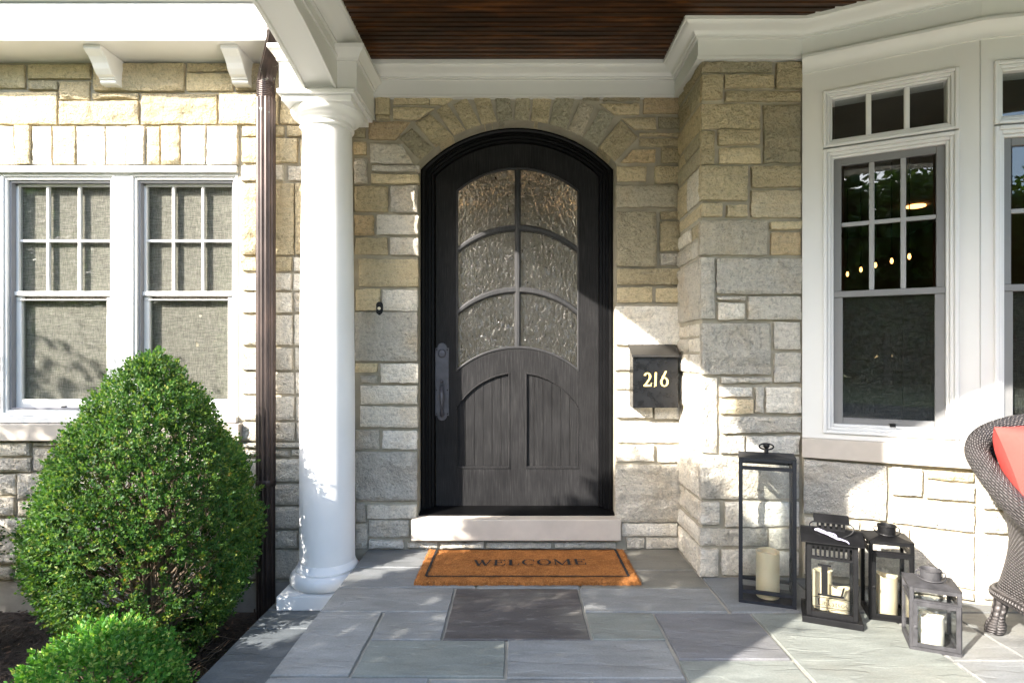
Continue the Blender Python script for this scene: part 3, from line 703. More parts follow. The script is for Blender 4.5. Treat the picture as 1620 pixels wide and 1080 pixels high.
m = MB(); n = 30; m.band([FBX0 + (FBX1 - FBX0) * i / n for i in range(n + 1)], front_arch, lambda x: 2.86, .775, .955); put(m, 'beam_core', M['white'], fb, (-.3, -.865, -2.45))
m = MB(); m.box(1.42, 1.81, .67, 1.06, SPR, 2.86); put(m, 'end_block', M['white'], fb, (-.3, -.865, -2.45))
m = MB(); m.box(-1.30, 3.75, .55, 3.70, 2.865, 3.05); tag(m.build('porch_roof', M['room_dark']), kind='structure')
# beadboard ceiling: boards running along the house
m = MB(); m.box(-.93, 3.72, .96, 3.44, 2.762, 2.80); ceil = tag(m.build('porch_ceiling', M['room_dark']), kind='structure')
pw = .0825; prof = [(.006, 0), (.034, 0), (.036, -.017), (.0465, -.017), (.0485, 0), (.0765, 0), (.0785, -.017), (.0825, -.017), (.0825, -.019), (0, -.019), (0, -.017), (.004, -.017)]
pm = MB(); pm.prism(prof, lambda y, z, a: (a, y, CEIL - z), -.92, 3.7); first = None
for i in range(30):
    y = 3.43 - (i + 1) * pw
    if first is None: first = pm.build('plank', M['ceiling'], ceil); o = first
    else: o = first.copy(); link(o, ceil)
    o.location = (0, y, 0)

# ------------------------------------------------------------------ columns
def column(x, y, zb, label):
    root = tag(empty('porch_column', (x, y, zb)), label, 'column')
    m = MB(); m.box(-.196, .196, -.196, .196, 0, .07); m.build('plinth', M['column'], root, bevel=.003)
    top = 2.397 - zb
    tor = [(.150, .07)]
    tor += [(.152 + .040 * math.cos(a), .112 + .041 * math.sin(a)) for a in [R(-88 + 176 * i / 12) for i in range(13)]]
    tor += [(.164, .154), (.164, .162), (.158, .168), (.151, .180), (.146, .195)]
    m = MB(); m.lathe(tor, 56); m.build('base_moulding', M['column'], root, smooth=40)
    sh = []
    for i in range(25):
        t = i / 24; r = .1435 - .0165 * max(0., (t - .25) / .75) ** 1.6; sh.append((r, .19 + (top - .085 - .19) * t))
    m = MB(); m.lathe(sh, 56); m.build('shaft', M['column'], root, smooth=40)
    z = top
    cp = [(.126, z - .092), (.138, z - .088), (.141, z - .081), (.138, z - .074), (.131, z - .071), (.131, z - .058), (.140, z - .054), (.143, z - .048)]
    cp += [(.143 + .042 * math.sin(a), z - .044 + .042 * (1 - math.cos(a))) for a in [R(8 * i) for i in range(1, 12)]] + [(.186, z)]
    m = MB(); m.lathe(cp, 56); m.build('capital', M['column'], root, smooth=40)
    m = MB(); m.box(-.178, .178, -.178, .178, z, z + .034); m.box(-.196, .196, -.196, .196, z + .034, z + .057); m.build('abacus', M['column'], root, bevel=.004)
    return root
column(-1.022, 3.210, -.18, 'white round column with square plinth standing left of the doormat')
column(-1.015, .865, -.18, 'white round porch column at the front left corner behind the viewer')
column(1.615, .865, 0.0, 'white round porch column at the front right corner behind the viewer')

# ------------------------------------------------------------------ porch floor and side step
m = MB(); m.box(-.832, 3.75, .62, 3.43, -.46, -.010)
floor = tag(m.build('porch_floor', M['grout']), kind='structure')
BL, BL2, GRN, PUR, DRK, BRN = (.170, .177, .178), (.195, .198, .192), (.180, .192, .172), (.152, .152, .156), (.070, .063, .060), (.160, .152, .128)
PAV = [(-.862,-.30,3.125,3.425,BL,0),(-.30,.30,3.125,3.425,BL,0),(.30,.918,3.085,3.425,BRN,0),(-.862,-.20,2.852,3.125,BL,0),(-.20,.30,2.845,3.125,BL,0),(.30,.918,2.842,3.085,BRN,0),
 (-.862,-.296,2.582,2.852,BL2,0),(-.296,.288,2.324,2.842,DRK,.8),(.288,.914,2.575,2.842,BL2,0),(-.862,-.579,2.061,2.582,BL2,0),(-.579,-.296,2.324,2.582,BL2,0),(-.579,-.043,2.055,2.324,GRN,0),
 (-.043,.578,2.042,2.324,BL2,0),(.288,.583,2.324,2.575,GRN,0),(.583,1.0,2.172,2.570,PUR,0),(.578,1.0,1.78,2.172,GRN,0),(.918,1.36,2.570,2.99,BL,0),(1.36,1.9,2.570,2.98,BL,0),(1.9,2.5,2.570,2.75,BL,0),
 (1.0,1.574,1.90,2.570,GRN,0),(1.574,1.85,2.16,2.570,BL2,0),(1.85,2.4,2.10,2.570,BL2,0),(2.4,3.1,2.0,2.570,BL,0),(1.574,2.2,1.70,2.16,BL,0),(2.2,3.1,1.55,2.0,BL2,0),
 (-.862,-.30,1.70,2.055,BL,0),(-.30,.25,1.75,2.042,BL2,0),(.25,.578,1.60,2.042,BL,0),(1.0,1.574,1.4,1.90,BL,0),(.578,1.0,1.3,1.78,BL2,0),(-.862,-.1,1.25,1.70,GRN,0),(-.1,.25,1.25,1.75,BL,0),(.25,.578,1.15,1.60,BL2,0),
 (-.862,-.2,.60,1.25,BL,0),(-.2,.25,.60,1.25,PUR,0),(.25,1.0,.60,1.15,BL,0),(1.0,1.574,.60,1.4,GRN,0),(1.574,2.2,.60,1.70,BL2,0),(2.2,3.1,.60,1.55,BL,0),(3.1,3.74,.60,2.5,BL,0)]
def paver(parent, x0, x1, y0, y1, z, col, al, th=.03, g=.0055):
    r = random.Random(int((x0 * 7 + y0 * 13) * 1000)); cx_, cy_ = (x0 + x1) / 2, (y0 + y1) / 2; vs = []; fs = []
    hx, hy = (x1 - x0) / 2 - g, (y1 - y0) / 2 - g; per = []
    nx, ny = max(2, int(hx * 2 / .06)), max(2, int(hy * 2 / .06))
    for i in range(nx): per.append((-hx + 2 * hx * i / nx, -hy))
    for i in range(ny): per.append((hx, -hy + 2 * hy * i / ny))
    for i in range(nx): per.append((hx - 2 * hx * i / nx, hy))
    for i in range(ny): per.append((-hx, hy - 2 * hy * i / ny))
    per = [(a + r.uniform(-.0018, .0018), b + r.uniform(-.0018, .0018)) for a, b in per]; n = len(per); tl = r.uniform(-.001, .001)
    for a, b in per: vs.append((a * (1 - .003 / hx), b * (1 - .003 / hy), tl))
    for a, b in per: vs.append((a, b, tl - .004))
    for a, b in per: vs.append((a, b, -th))
    fs.append(tuple(range(n)))
    for k in range(n):
        for t in (0, n): fs.append((t + k, t + n + k, t + n + (k + 1) % n, t + (k + 1) % n))
    me = bpy.data.meshes.new('paver'); me.from_pydata(vs, [], fs); me.materials.append(M['slate'])
    o = bpy.data.objects.new('paver', me); o.location = (cx_, cy_, z); f = r.uniform(.92, 1.08); o.color = (col[0]*f, col[1]*f, col[2]*f, al); link(o, parent); return o
for q in PAV: paver(floor, *q[:4], 0.0, q[4], q[5])
m = MB(); m.box(-1.262, -.834, .62, 3.42, -.6, -.192)
stepo = tag(m.build('side_step', M['grout']), kind='structure')
for y0, y1 in ((3.02, 3.415), (2.816, 3.02), (1.95, 2.816), (1.2, 1.95), (.61, 1.2)): paver(stepo, -1.272, -.838, y0, y1, -.18, (.105, .118, .127), 0)

# ------------------------------------------------------------------ left eave, brackets, downspout
eave = tag(empty('roof_eave', (-3, 3.2, 2.78)), 'white eave with fascia and two scroll brackets above the left window', 'eave')
EO = (3, -3.2, -2.78)
m = MB(); m.box(-5.0, -1.135, 3.205, 3.45, 2.785, 2.80); put(m, 'soffit', M['white'], eave, EO)
m = MB(); m.box(-5.0, -1.135, 3.18, 3.2045, 2.782, 2.982); put(m, 'fascia', M['white'], eave, EO, bevel=.002, seg=1)
m = MB(); m.prism([(3.205, 2.990), (3.155, 2.990), (3.148, 3.0), (3.148, 3.01), (3.125, 3.03), (3.105, 3.06), (3.095, 3.10), (3.205, 3.10)], lambda y, z, a: (a, y, z), -5.0, -1.135); put(m, 'gutter', M['white'], eave, EO)
m = MB(); m.prism([(3.205, 3.09), (3.08, 3.11), (4.6, 3.75), (4.6, 3.6)], lambda y, z, a: (a, y, z), -5.0, -1.135); put(m, 'roof_slope', M['room_dark'], eave, EO)
bp = [(3.425, 2.784), (3.222, 2.784), (3.222, 2.762), (3.232, 2.756), (3.262, 2.738), (3.285, 2.715), (3.30, 2.69), (3.322, 2.668), (3.343, 2.660), (3.343, 2.652), (3.352, 2.652), (3.352, 2.636), (3.36, 2.630), (3.425, 2.630)]
for x in (-2.345, -1.605, -3.085, -3.825):
    m = MB(); m.prism(bp, lambda y, z, a: (a, y, z), x, x + .092); put(m, 'bracket', M['white'], eave, EO, bevel=.002, seg=1)
ds = tag(empty('downspout', (-1.402, 3.325, -.35)), 'brown fluted copper downspout between the boxwood and the column', 'downspout')
def fluted(zs, rs, cs, n=64, fl=16, amp=.05):
    m = MB(); vs = []; fs = []
    for z, r, (cx_, cy_) in zip(zs, rs, cs):
        for k in range(n):
            a = 2 * math.pi * k / n; rr = r * (1 + amp * math.cos(fl * a)); vs.append((cx_ + rr * math.cos(a), cy_ + rr * math.sin(a), z))
    for i in range(len(zs) - 1):
        for k in range(n): fs.append((i*n+k, i*n+(k+1) % n, (i+1)*n+(k+1) % n, (i+1)*n+k))
    return m.add(vs, fs)
fluted([0, .75], [.047, .047], [(0, 0)] * 2).build('lower_pipe', M['copper'], ds, smooth=50)
fluted([.74, 2.88], [.0495, .0495], [(0, 0)] * 2).build('upper_pipe', M['copper'], ds, smooth=50)
fluted([.73, .735, .765, .77], [.0495, .053, .053, .0495], [(0, 0)] * 4, amp=.02).build('joint_band', M['copper'], ds, smooth=50)
zs, rs, cs = [], [], []
for i in range(41):
    t = i / 40; zs.append(2.87 + .10 * t); rs.append(.0455 + .004 * (1 if i % 4 < 2 else 0)); cs.append((.002 * t, -.004 * t))
fluted(zs, rs, cs, amp=.015).build('crimped_elbow', M['copper'], ds, smooth=30)
zs, rs, cs = [], [], []
for i in range(61):
    t = i / 60; q_ = min(1., t / .62); q_ = q_ * q_ * (3 - 2 * q_); zs.append(2.965 + .26 * t); rs.append(.0455 + (.003 if (i % 6 < 2 and t > .55) else 0)); cs.append((.002 + .15 * q_, -.004 - .225 * q_))
fluted(zs, rs, cs, amp=.03).build('offset_pipe', M['copper'], ds, smooth=30)

# ------------------------------------------------------------------ left window
lw = tag(empty('double_window', (-2.31, WY, .72)), 'white double window with woven screens behind the large boxwood', 'window')
LO = (2.31, -WY, -.72)
cx = lambda px, Y=3.44: (px - CX) * Y / F
cz = lambda py, Y=3.44: H - (py - CY) * Y / F
m = MB(); m.box(-3.02, -1.604, 3.405, 3.50, cz(275), WZ1 - .002); put(m, 'head_trim', M['white_vinyl'], lw, LO, bevel=.004)
m = MB(); m.box(-3.02, -1.604, 3.40, 3.52, cz(667.5), cz(658)); put(m, 'window_stool', M['white_vinyl'], lw, LO, bevel=.004)
m = MB(); m.box(cx(184), cx(207), 3.432, 3.52, cz(658), cz(275)); put(m, 'mullion_board', M['white_vinyl'], lw, LO)
m = MB(); m.box(-3.10, -1.575, 3.372, 3.62, cz(697, 3.38), WZ0 - .002); put(m, 'stone_sill', M['sill'], lw, LO, bevel=.004)
for (o0, o1), mun in (((2, 184), (.272, .574)), ((207, 378.4), (.275, .575))):
    u0, u1 = cx(o0) + .001, cx(o1) - .001; z0, z1 = cz(658) + .001, cz(275) - .001
    cs = casing(lw, FD, u0, u1, z0, z1, .046, .0, M['white_vinyl'], 'window_frame', LO, True)
    i0, i1, j0, j1 = u0 + .046, u1 - .046, z0 + .046, z1 - .046
    zm0, zm1 = cz(468, 3.48), cz(461, 3.48)
    m = MB(); a_, b_ = -.085, -.055
    m.fbox(FD, i0, i0 + .016, zm0, j1, a_, b_); m.fbox(FD, i1 - .016, i1, zm0, j1, a_, b_); m.fbox(FD, i0, i1, j1 - .012, j1, a_, b_); m.fbox(FD, i0, i1, zm0, zm1, a_, b_ + .014)
    m.fbox(FD, i0 + .01, i1 - .01, zm0 - .026, zm0 - .020, a_, b_ + .006)
    put(m, 'upper_sash', M['white_vinyl'], cs, None, bevel=.002, seg=1)
    m = MB(); m.fbox(FD, i0, i0 + .032, j0 - .012, zm0 - .004, a_, b_); m.fbox(FD, i1 - .04, i1, j0 - .012, zm0 - .004, a_, b_); m.fbox(FD, i0 + .032, i1 - .04, j0 - .012, j0 + .046, a_, b_)
    put(m, 'lower_sash', M['white_vinyl'], cs, None, bevel=.002, seg=1)
    W_ = i1 - i0; zh = cz(381, 3.49); us = [i0 + .016, i0 + W_ * .318, i0 + W_ * .642, i1 - .016]
    for u in us[1:3]:
        m = MB(); m.fbox(FD, u - .0075, u + .0075, zm1, j1 - .012, -.080, -.058); put(m, 'muntin', M['white_vinyl'], cs, None, bevel=.003)
    m = MB(); m.fbox(FD, us[0], us[3], zh - .0075, zh + .0075, -.079, -.0595); put(m, 'muntin', M['white_vinyl'], cs, None, bevel=.003)
    for k in range(3):
        e0 = us[k] + (.0 if k == 0 else .01); e1 = us[k + 1] - (.0 if k == 2 else .01)
        for c0, c1 in ((zm1, zh - .01), (zh + .01, j1 - .012)):
            m = MB(); m.fbox(FD, e0, e1, c0, c1, -.074, -.070); put(m, 'pane', M['glass'], cs, None)
    m = MB(); m.fbox(FD, i0 + .032, i1 - .04, j0 + .046, zm0 - .027, -.074, -.070); put(m, 'pane', M['glass'], cs, None)
    m = MB(); m.fbox(FD, i0 + .002, i1 - .002, j0, j1 - .002, -.094, -.092); put(m, 'insect_screen', M['screen'], cs, None)
    m = MB(); m.fbox(FD, (i0 + i1) / 2 - .012, (i0 + i1) / 2 + .012, j0 - .01, j0 + .008, -.055, -.042); put(m, 'sash_lock', M['black'], cs, None)

# ------------------------------------------------------------------ front door
door = tag(empty('front_door', (0, 3.6, .18)), 'black arched wooden front door with six rain glass panes', 'door')
DO = (0, -3.6, -.18)
def dput(m, name, mat, parent=None, **kw):
    return put(m, name, mat, parent or door, DO if parent is None else None, **kw)
DW = (OX1 - OX0) / 2 - .003
def door_path(d, n=36):
    hw = DW - d; r = AR - .004 - .9 * d; zs_ = AZC + math.sqrt(r * r - hw * hw); a0 = math.asin(hw / r)
    pts = [(-hw, .185), (-hw, (zs_ + .185) / 2), (-hw, zs_)]
    for i in range(1, n): a = -a0 + 2 * a0 * i / n; pts.append((r * math.sin(a), AZC + r * math.cos(a)))
    pts += [(hw, zs_), (hw, (zs_ + .185) / 2), (hw, .185)]
    return [(x + ACX, z) for x, z in pts]
fprof = [(0, 3.53), (.010, 3.528), (.022, 3.533), (.026, 3.545), (.038, 3.545), (.042, 3.556), (.054, 3.558), (.058, 3.574), (.072, 3.576), (.076, 3.598), (.076, 3.68), (0, 3.68)]
m = MB(); pts = [door_path(d) for d, y in fprof]; L = len(pts[0]); k_ = len(fprof); vs = []; fs = []
for i in range(L):
    for j, (d, y) in enumerate(fprof): vs.append((pts[j][i][0], y, pts[j][i][1]))
for i in range(L - 1):
    for j in range(k_): fs.append((i*k_+j, (i+1)*k_+j, (i+1)*k_+(j+1) % k_, i*k_+(j+1) % k_))
fs += [tuple(range(k_)), tuple((L-1)*k_+j for j in range(k_))]
m.add(vs, fs); dput(m, 'door_frame', M['door_frame'], smooth=30)
SY0, SY1 = 3.600, 3.645
sr = AR - .004 - .9 * .066
ztop = lambda x: AZC + math.sqrt(sr * sr - (x - ACX) ** 2)
Rg = .556; garc = lambda x, zt: zt - (Rg - math.sqrt(Rg * Rg - x * x))
Rp = .424; parc = lambda x: 1.009 - (Rp - math.sqrt(Rp * Rp - x * x))
GX = .370; ZB = .197
lin = lambda a, b, n: [a + (b - a) * i / n for i in range(n + 1)]
for a, b in ((-.492, -GX), (GX, .487)):
    m = MB(); m.band(lin(a, b, 6), lambda x: ZB, ztop, SY0, SY1); dput(m, 'stile', M['door'])
m = MB(); m.band(lin(-GX, GX, 28), lambda x: garc(x, 2.240), ztop, SY0 + .0006, SY1); dput(m, 'top_rail', M['door'])
m = MB(); m.band(lin(-GX, GX, 28), parc, lambda x: garc(x, 1.150), SY0 + .0006, SY1); dput(m, 'lock_rail', M['door'])
m = MB(); m.box(-GX, GX, SY0 + .0006, SY1, ZB, .4266); dput(m, 'bottom_rail', M['door'])
m = MB(); m.band(lin(-.046, .046, 4), lambda x: .4266, parc, SY0 + .0012, SY1); dput(m, 'mullion', M['door'])
def muntin(xs, lo, hi, name='muntin', mat=None):
    m = MB(); c = .006
    m.band(xs, lo, hi, SY0 + .006, SY1); m.band(xs, lambda x: lo(x) + c, lambda x: hi(x) - c, SY0 - .002, SY0 + .007)
    return dput(m, name, mat or M['door_bead'], bevel=.005, seg=3, smooth=50)
muntin(lin(-GX, GX, 28), lambda x: garc(x, 1.860), lambda x: garc(x, 1.898))
muntin(lin(-GX, GX, 28), lambda x: garc(x, 1.484), lambda x: garc(x, 1.524))
m = MB(); m.box(-.019, .019, SY0 + .0045, SY1 - .002, 1.15, 2.241); m.box(-.012, .012, SY0 - .0035, SY0 + .006, 1.15, 2.241); dput(m, 'muntin', M['door_bead'], bevel=.005, seg=3)
# glazing beads
m = MB(); m.band(lin(-GX, GX, 28), lambda x: garc(x, 2.228), lambda x: garc(x, 2.2402), SY0 - .004, SY0 + .02); dput(m, 'glazing_bead', M['door_bead'], bevel=.004)
m = MB(); m.band(lin(-GX, GX, 28), lambda x: garc(x, 1.1498), lambda x: garc(x, 1.166), SY0 - .004, SY0 + .02); dput(m, 'glazing_bead', M['door_bead'], bevel=.004)
for a, b in ((-GX, -GX + .011), (GX - .011, GX)):
    m = MB(); m.box(a, b, SY0 - .003, SY0 + .02, 1.012, 2.097); dput(m, 'glazing_bead', M['door_bead'], bevel=.004)
for xa, xb in ((-GX, -.0195), (.0195, GX)):
    for zt1, zt0 in ((2.239, 1.8985), (1.8595, 1.5245), (1.4835, 1.151)):
        m = MB(); m.band(lin(xa, xb, 14), lambda x: garc(x, zt0), lambda x: garc(x, zt1), 3.621, 3.626); dput(m, 'glass_pane', M['rainglass'])
for xa, xb in ((-GX, -.046), (.046, GX)):
    m = MB(); m.band(lin(xa, xb, 12), lambda x: .4266, parc, SY0 + .022, SY1); pn = dput(m, 'panel', M['door'])
    k = 6; wd = (xb - xa) / k
    for i in range(k):
        a, b = xa + wd * i + .0008, xa + wd * (i + 1) - .0008
        m = MB(); m.band(lin(a, b, 4), lambda x: .4268, lambda x: parc(x) - .0004, SY0 + .012, SY0 + .0225); dput(m, 'plank', M['door'], pn, bevel=.0015, seg=1)
    m = MB(); xx = [xa, xb]
    m.box(xa, xb, SY0 - .003, SY0 + .02, .4260, .4400); m.box(xa if xa < 0 else xa - .0, xa + .010, SY0 - .002, SY0 + .02, .44, parc(xa) if abs(xa) < .36 else parc(GX)); m.box(xb - .010, xb, SY0 - .002, SY0 + .02, .44, parc(xb) if abs(xb) < .36 else parc(GX))
    m.band(lin(xa + .01, xb - .01, 12), lambda x: parc(x) - .010, parc, SY0 - .002, SY0 + .02)
    dput(m, 'panel_moulding', M['door'], pn, bevel=.004)
m = MB(); m.prism([(3.445, .184), (3.445, .192), (3.59, .2045), (3.66, .2045), (3.66, .184)], lambda y, z, a: (a, y, z), OX0 + .004, OX1 - .004); dput(m, 'threshold', M['door_frame'], bevel=.002, seg=1)
# handle set
hx = -.455; z0h, z1h = .712, 1.188
out = []
def arc_pts(cx_, cz_, r, a0, a1, n): return [(cx_ + r * math.cos(R(a0 + (a1 - a0) * i / n)), cz_ + r * math.sin(R(a0 + (a1 - a0) * i / n))) for i in range(n + 1)]
hw = .041
out = [(hx - hw, z0h + .034), (hx - .029, z0h + .034)] + arc_pts(hx, z0h + .034, .029, 180, 360, 12)[1:] + [(hx + hw, z0h + .034), (hx + hw, z1h - .034), (hx + .029, z1h - .034)] + arc_pts(hx, z1h - .034, .029, 0, 180, 12)[1:] + [(hx - hw, z1h - .034)]
m = MB(); m.prism(out, lambda x, z, a: (x, a, z), SY0 - .007, SY0 + .001); plate = dput(m, 'handle_plate', M['bronze'], bevel=.002)
m = MB(); m.lathe([(.024, 0), (.024, .004), (.019, .010), (.0, .012)], 24)
m.v = [(hx + x * (1 if z_ > 0 else 1), SY0 - .007 - z, 1.118 + y * (1.25 if y > 0 else 1.0)) for (x, y, z), z_ in zip(m.v, [1] * len(m.v))]
dput(m, 'deadbolt', M['bronze'], plate, smooth=40)
m = MB(); m.tube([(hx, SY0 - .006, .948), (hx, SY0 - .030, .952), (hx, SY0 - .040, .958)], [.006, .008, .010], 10); dput(m, 'thumb_latch', M['bronze'], plate, smooth=40)
gp = []; gr = []
for i in range(25):
    t = i / 24; z = .925 - .175 * t; y = SY0 - .006 - .050 * math.sin(math.pi * min(1, t * 1.02)) ** .6
    gp.append((hx + .004 * math.sin(t * 3), y, z)); gr.append(.0085 + .006 * math.exp(-((t - .28) / .22) ** 2) + .007 * math.exp(-((t - .97) / .08) ** 2) + .003 * math.exp(-(t / .08) ** 2))
m = MB(); m.tube(gp, gr, 14); dput(m, 'grip', M['bronze'], plate, smooth=40)
for sx_ in (-.032, .032):
    for z in (z0h + .046, .9, z1h - .046):
        m = MB(); m.lathe([(.0042, 0), (.0042, .002), (.0, .003)], 10); m.v = [(hx + sx_ + x, SY0 - .007 - z_, z + y) for x, y, z_ in m.v]; dput(m, 'screw', M['door_frame'], plate)
m = MB(); m.box(-.600, .583, 3.362, 3.62, .064, .1835); tag(m.build('stone_step', M['sill'], bevel=.005), 'pale smooth limestone sill below the black front door', 'door sill')

# ------------------------------------------------------------------ lettering (built from strokes and arcs)
GL = {
 'W': (1.45, [('s',.10,1,.45,0,.20),('s',.45,0,.70,.95,.09),('s',.62,1,.97,0,.20),('s',.97,0,1.30,1,.09),('b',-.04,.30,.95),('b',.50,.82,.95),('b',1.14,1.46,.95)]),
 'E': (1.02, [('v',.10,.30,0,1),('h',.0,.92,0,.07),('h',.0,.90,.93,1),('h',.3,.66,.47,.54),('v',.84,.92,.0,.26),('v',.82,.90,.74,1),('v',.60,.66,.36,.64)]),
 'L': (.98, [('v',.12,.34,0,1),('h',0,.46,.94,1),('h',0,.90,0,.065),('s',.80,0,.90,.34,.07)]),
 'C': (1.10, [('a',.55,.5,.52,.52,48,312,.20,.07),('v',.90,.97,.64,.96),('s',.86,.10,.98,.30,.05)]),
 'O': (1.18, [('a',.56,.5,.56,.52,0,360,.20,.07)]),
 'M': (1.50, [('v',.12,.20,0,1),('v',1.10,1.32,0,1),('s',.14,1,.66,0,.20),('s',.66,0,1.16,1,.08),('h',-.02,.34,0,.06),('h',.98,1.44,0,.06),('b',-.02,.2,.95),('b',1.2,1.44,.95)]),
 '2': (.56, [('a',.26,.70,.26,.29,-40,165,.16,.09),('s',.06,.05,.42,.56,.15),('h',.0,.52,0,.13),('s',.47,.05,.54,.26,.07)]),
 '1': (.32, [('s',.11,.02,.16,1.0,.15),('s',.03,-.04,.18,.12,.07)]),
 '6': (.58, [('a',.29,.32,.29,.34,0,360,.15,.085),('s',.07,.36,.40,1.08,.15),('s',.14,.66,.42,1.10,.09)]),
 'e': (.52, [('a',.24,.26,.24,.27,20,330,.09,.05),('h',.06,.44,.25,.30)]),
 'k': (.58, [('v',.06,.17,0,1),('s',.18,.22,.42,.5,.05),('s',.24,.3,.46,0,.11),('h',0,.24,0,.04)]),
 'a': (.52, [('a',.20,.15,.18,.16,0,360,.07,.05),('v',.32,.42,0,.38),('a',.22,.36,.18,.16,0,160,.09,.05)]),
 't': (.38, [('v',.10,.20,.05,.72),('h',.0,.32,.45,.51),('h',.12,.34,0,.06)]),
 's': (.44, [('a',.19,.39,.16,.14,40,270,.08,.05),('a',.19,.13,.17,.14,-90,140,.08,.05)]),
 'o': (.56, [('a',.25,.26,.25,.27,0,360,.09,.05)]),
}
def lettering(text, h, place, xs=1.0, gap=.12):
    """flat letters; place(x, y, layer) -> 3D; each piece on its own thin layer"""
    m = MB(); x = 0.0; lay = 0
    def poly(pts):
        nonlocal lay
        m.add([place(px * h, py * h, lay) for px, py in pts], [tuple(range(len(pts)))]); lay += 1
    for ch in text:
        wd, prims = GL[ch]
        for p in prims:
            X = lambda v: x + v * xs
            if p[0] == 's':
                _, x0, y0, x1, y1, w_ = p; poly([(X(x0 - w_/2), y0), (X(x0 + w_/2), y0), (X(x1 + w_/2), y1), (X(x1 - w_/2), y1)])
            elif p[0] == 'v': _, x0, x1, y0, y1 = p; poly([(X(x0), y0), (X(x1), y0), (X(x1), y1), (X(x0), y1)])
            elif p[0] == 'h': _, x0, x1, y0, y1 = p; poly([(X(x0), y0), (X(x1), y0), (X(x1), y1), (X(x0), y1)])
            elif p[0] == 'b': _, x0, x1, y0 = p; poly([(X(x0), y0), (X(x1), y0), (X(x1), 1.0), (X(x0), 1.0)])
            elif p[0] == 'a':
                _, cx_, cy_, rx, ry, a0, a1, tx, ty = p; n = 28
                o_ = [(X(cx_ + rx * math.cos(R(a0 + (a1-a0)*i/n))), cy_ + ry * math.sin(R(a0 + (a1-a0)*i/n))) for i in range(n+1)]
                i_ = [(X(cx_ + (rx-tx) * math.cos(R(a0 + (a1-a0)*i/n))), cy_ + (ry-ty) * math.sin(R(a0 + (a1-a0)*i/n))) for i in range(n+1)]
                b = len(m.v); m.v += [tuple(place(q[0]*h, q[1]*h, lay)) for q in o_ + i_]; lay += 1
                m.f += [(b+i, b+i+1, b+n+2+i, b+n+1+i) for i in range(n)]
        x += (wd + gap) * xs
    return m, (x - gap * xs) * h

# ------------------------------------------------------------------ doormat
mat_ = tag(empty('doormat', (.047, 3.122, 0)), 'rust orange coir doormat with black border reading WELCOME', 'doormat')
MX, MY, MT = .545, .245, .020
m = MB(); nx, ny = 110, 50; vs = []; fs = []
for j in range(ny + 1):
    for i in range(nx + 1):
        x = -MX + 2 * MX * i / nx; y = -MY + 2 * MY * j / ny
        e = i in (0, nx) or j in (0, ny)
        vs.append((x + (rnd.uniform(-.004, .004)), y + rnd.uniform(-.004, .004), MT - (.006 if e else 0) + rnd.uniform(-.0022, .0022)))
W = nx + 1; fs = [(j*W+i, j*W+i+1, (j+1)*W+i+1, (j+1)*W+i) for j in range(ny) for i in range(nx)]
ring = [i for i in range(W)] + [j*W+nx for j in range(1, ny+1)] + [ny*W+i for i in range(nx-1, -1, -1)] + [j*W for j in range(ny-1, 0, -1)]
b = len(vs)
for k in ring: vs.append((vs[k][0] * 1.004, vs[k][1] * 1.008, .0005))
fs += [(ring[k], b + k, b + (k+1) % len(ring), ring[(k+1) % len(ring)]) for k in range(len(ring))]
m.add(vs, fs); m.build('mat_pile', M['coir'], mat_)
# fibre tufts along the edges
m = MB()
for i in range(2600):
    s_ = rnd.random()
    if s_ < .62: x, y = rnd.uniform(-MX, MX), -MY + rnd.uniform(-.004, .006)
    elif s_ < .8: x, y = -MX + rnd.uniform(-.004, .006), rnd.uniform(-MY, MY)
    else: x, y = MX + rnd.uniform(-.006, .004), rnd.uniform(-MY, MY)
    z = rnd.uniform(.004, .019); dx, dy = rnd.uniform(-.006, .006), rnd.uniform(-.009, .003) if s_ < .62 else rnd.uniform(-.006, .006)
    if s_ >= .62: dx = (-1 if x < 0 else 1) * rnd.uniform(0, .009)
    m.add([(x - .0008, y, z), (x + .0008, y, z), (x + dx, y + dy, z + rnd.uniform(-.004, .007))], [(0, 1, 2)])
m.build('mat_fringe', M['coir'], mat_, fix=False)['kind'] = 'stuff'
m = MB(); bz = MT + .0042
def wob(x0, y0, x1, y1, wd):
    n = 40; vs = []
    for i in range(n + 1):
        t = i / n; x, y = x0 + (x1 - x0) * t, y0 + (y1 - y0) * t; j1, j2 = rnd.uniform(-.0016, .0016), rnd.uniform(-.0016, .0016)
        if abs(x1 - x0) > abs(y1 - y0): vs += [(x, y - wd + j1, bz), (x, y + wd + j2, bz)]
        else: vs += [(x - wd + j1, y, bz + .0004), (x + wd + j2, y, bz + .0004)]
    m.add(vs, [(2*i, 2*i+1, 2*i+3, 2*i+2) for i in range(n)])
ex, ey = .498, .188
wob(-ex, -ey, ex, -ey, .0055); wob(-ex, .222, ex, .222, .0055); wob(-ex, -ey, -ex, .222, .0065); wob(ex, -ey, ex, .222, .0065)
m.build('border_print', M['coir_black'], mat_)
gm, wtot = lettering('WELCOME', .086, lambda x, y, l: (x, y, bz + .0002 * l), xs=1.0, gap=.10)
sxx = .592 / wtot
gm.v = [(v[0] * sxx - .278, v[1] - .042, v[2]) for v in gm.v]
gm.build('welcome_lettering', M['coir_black'], mat_)

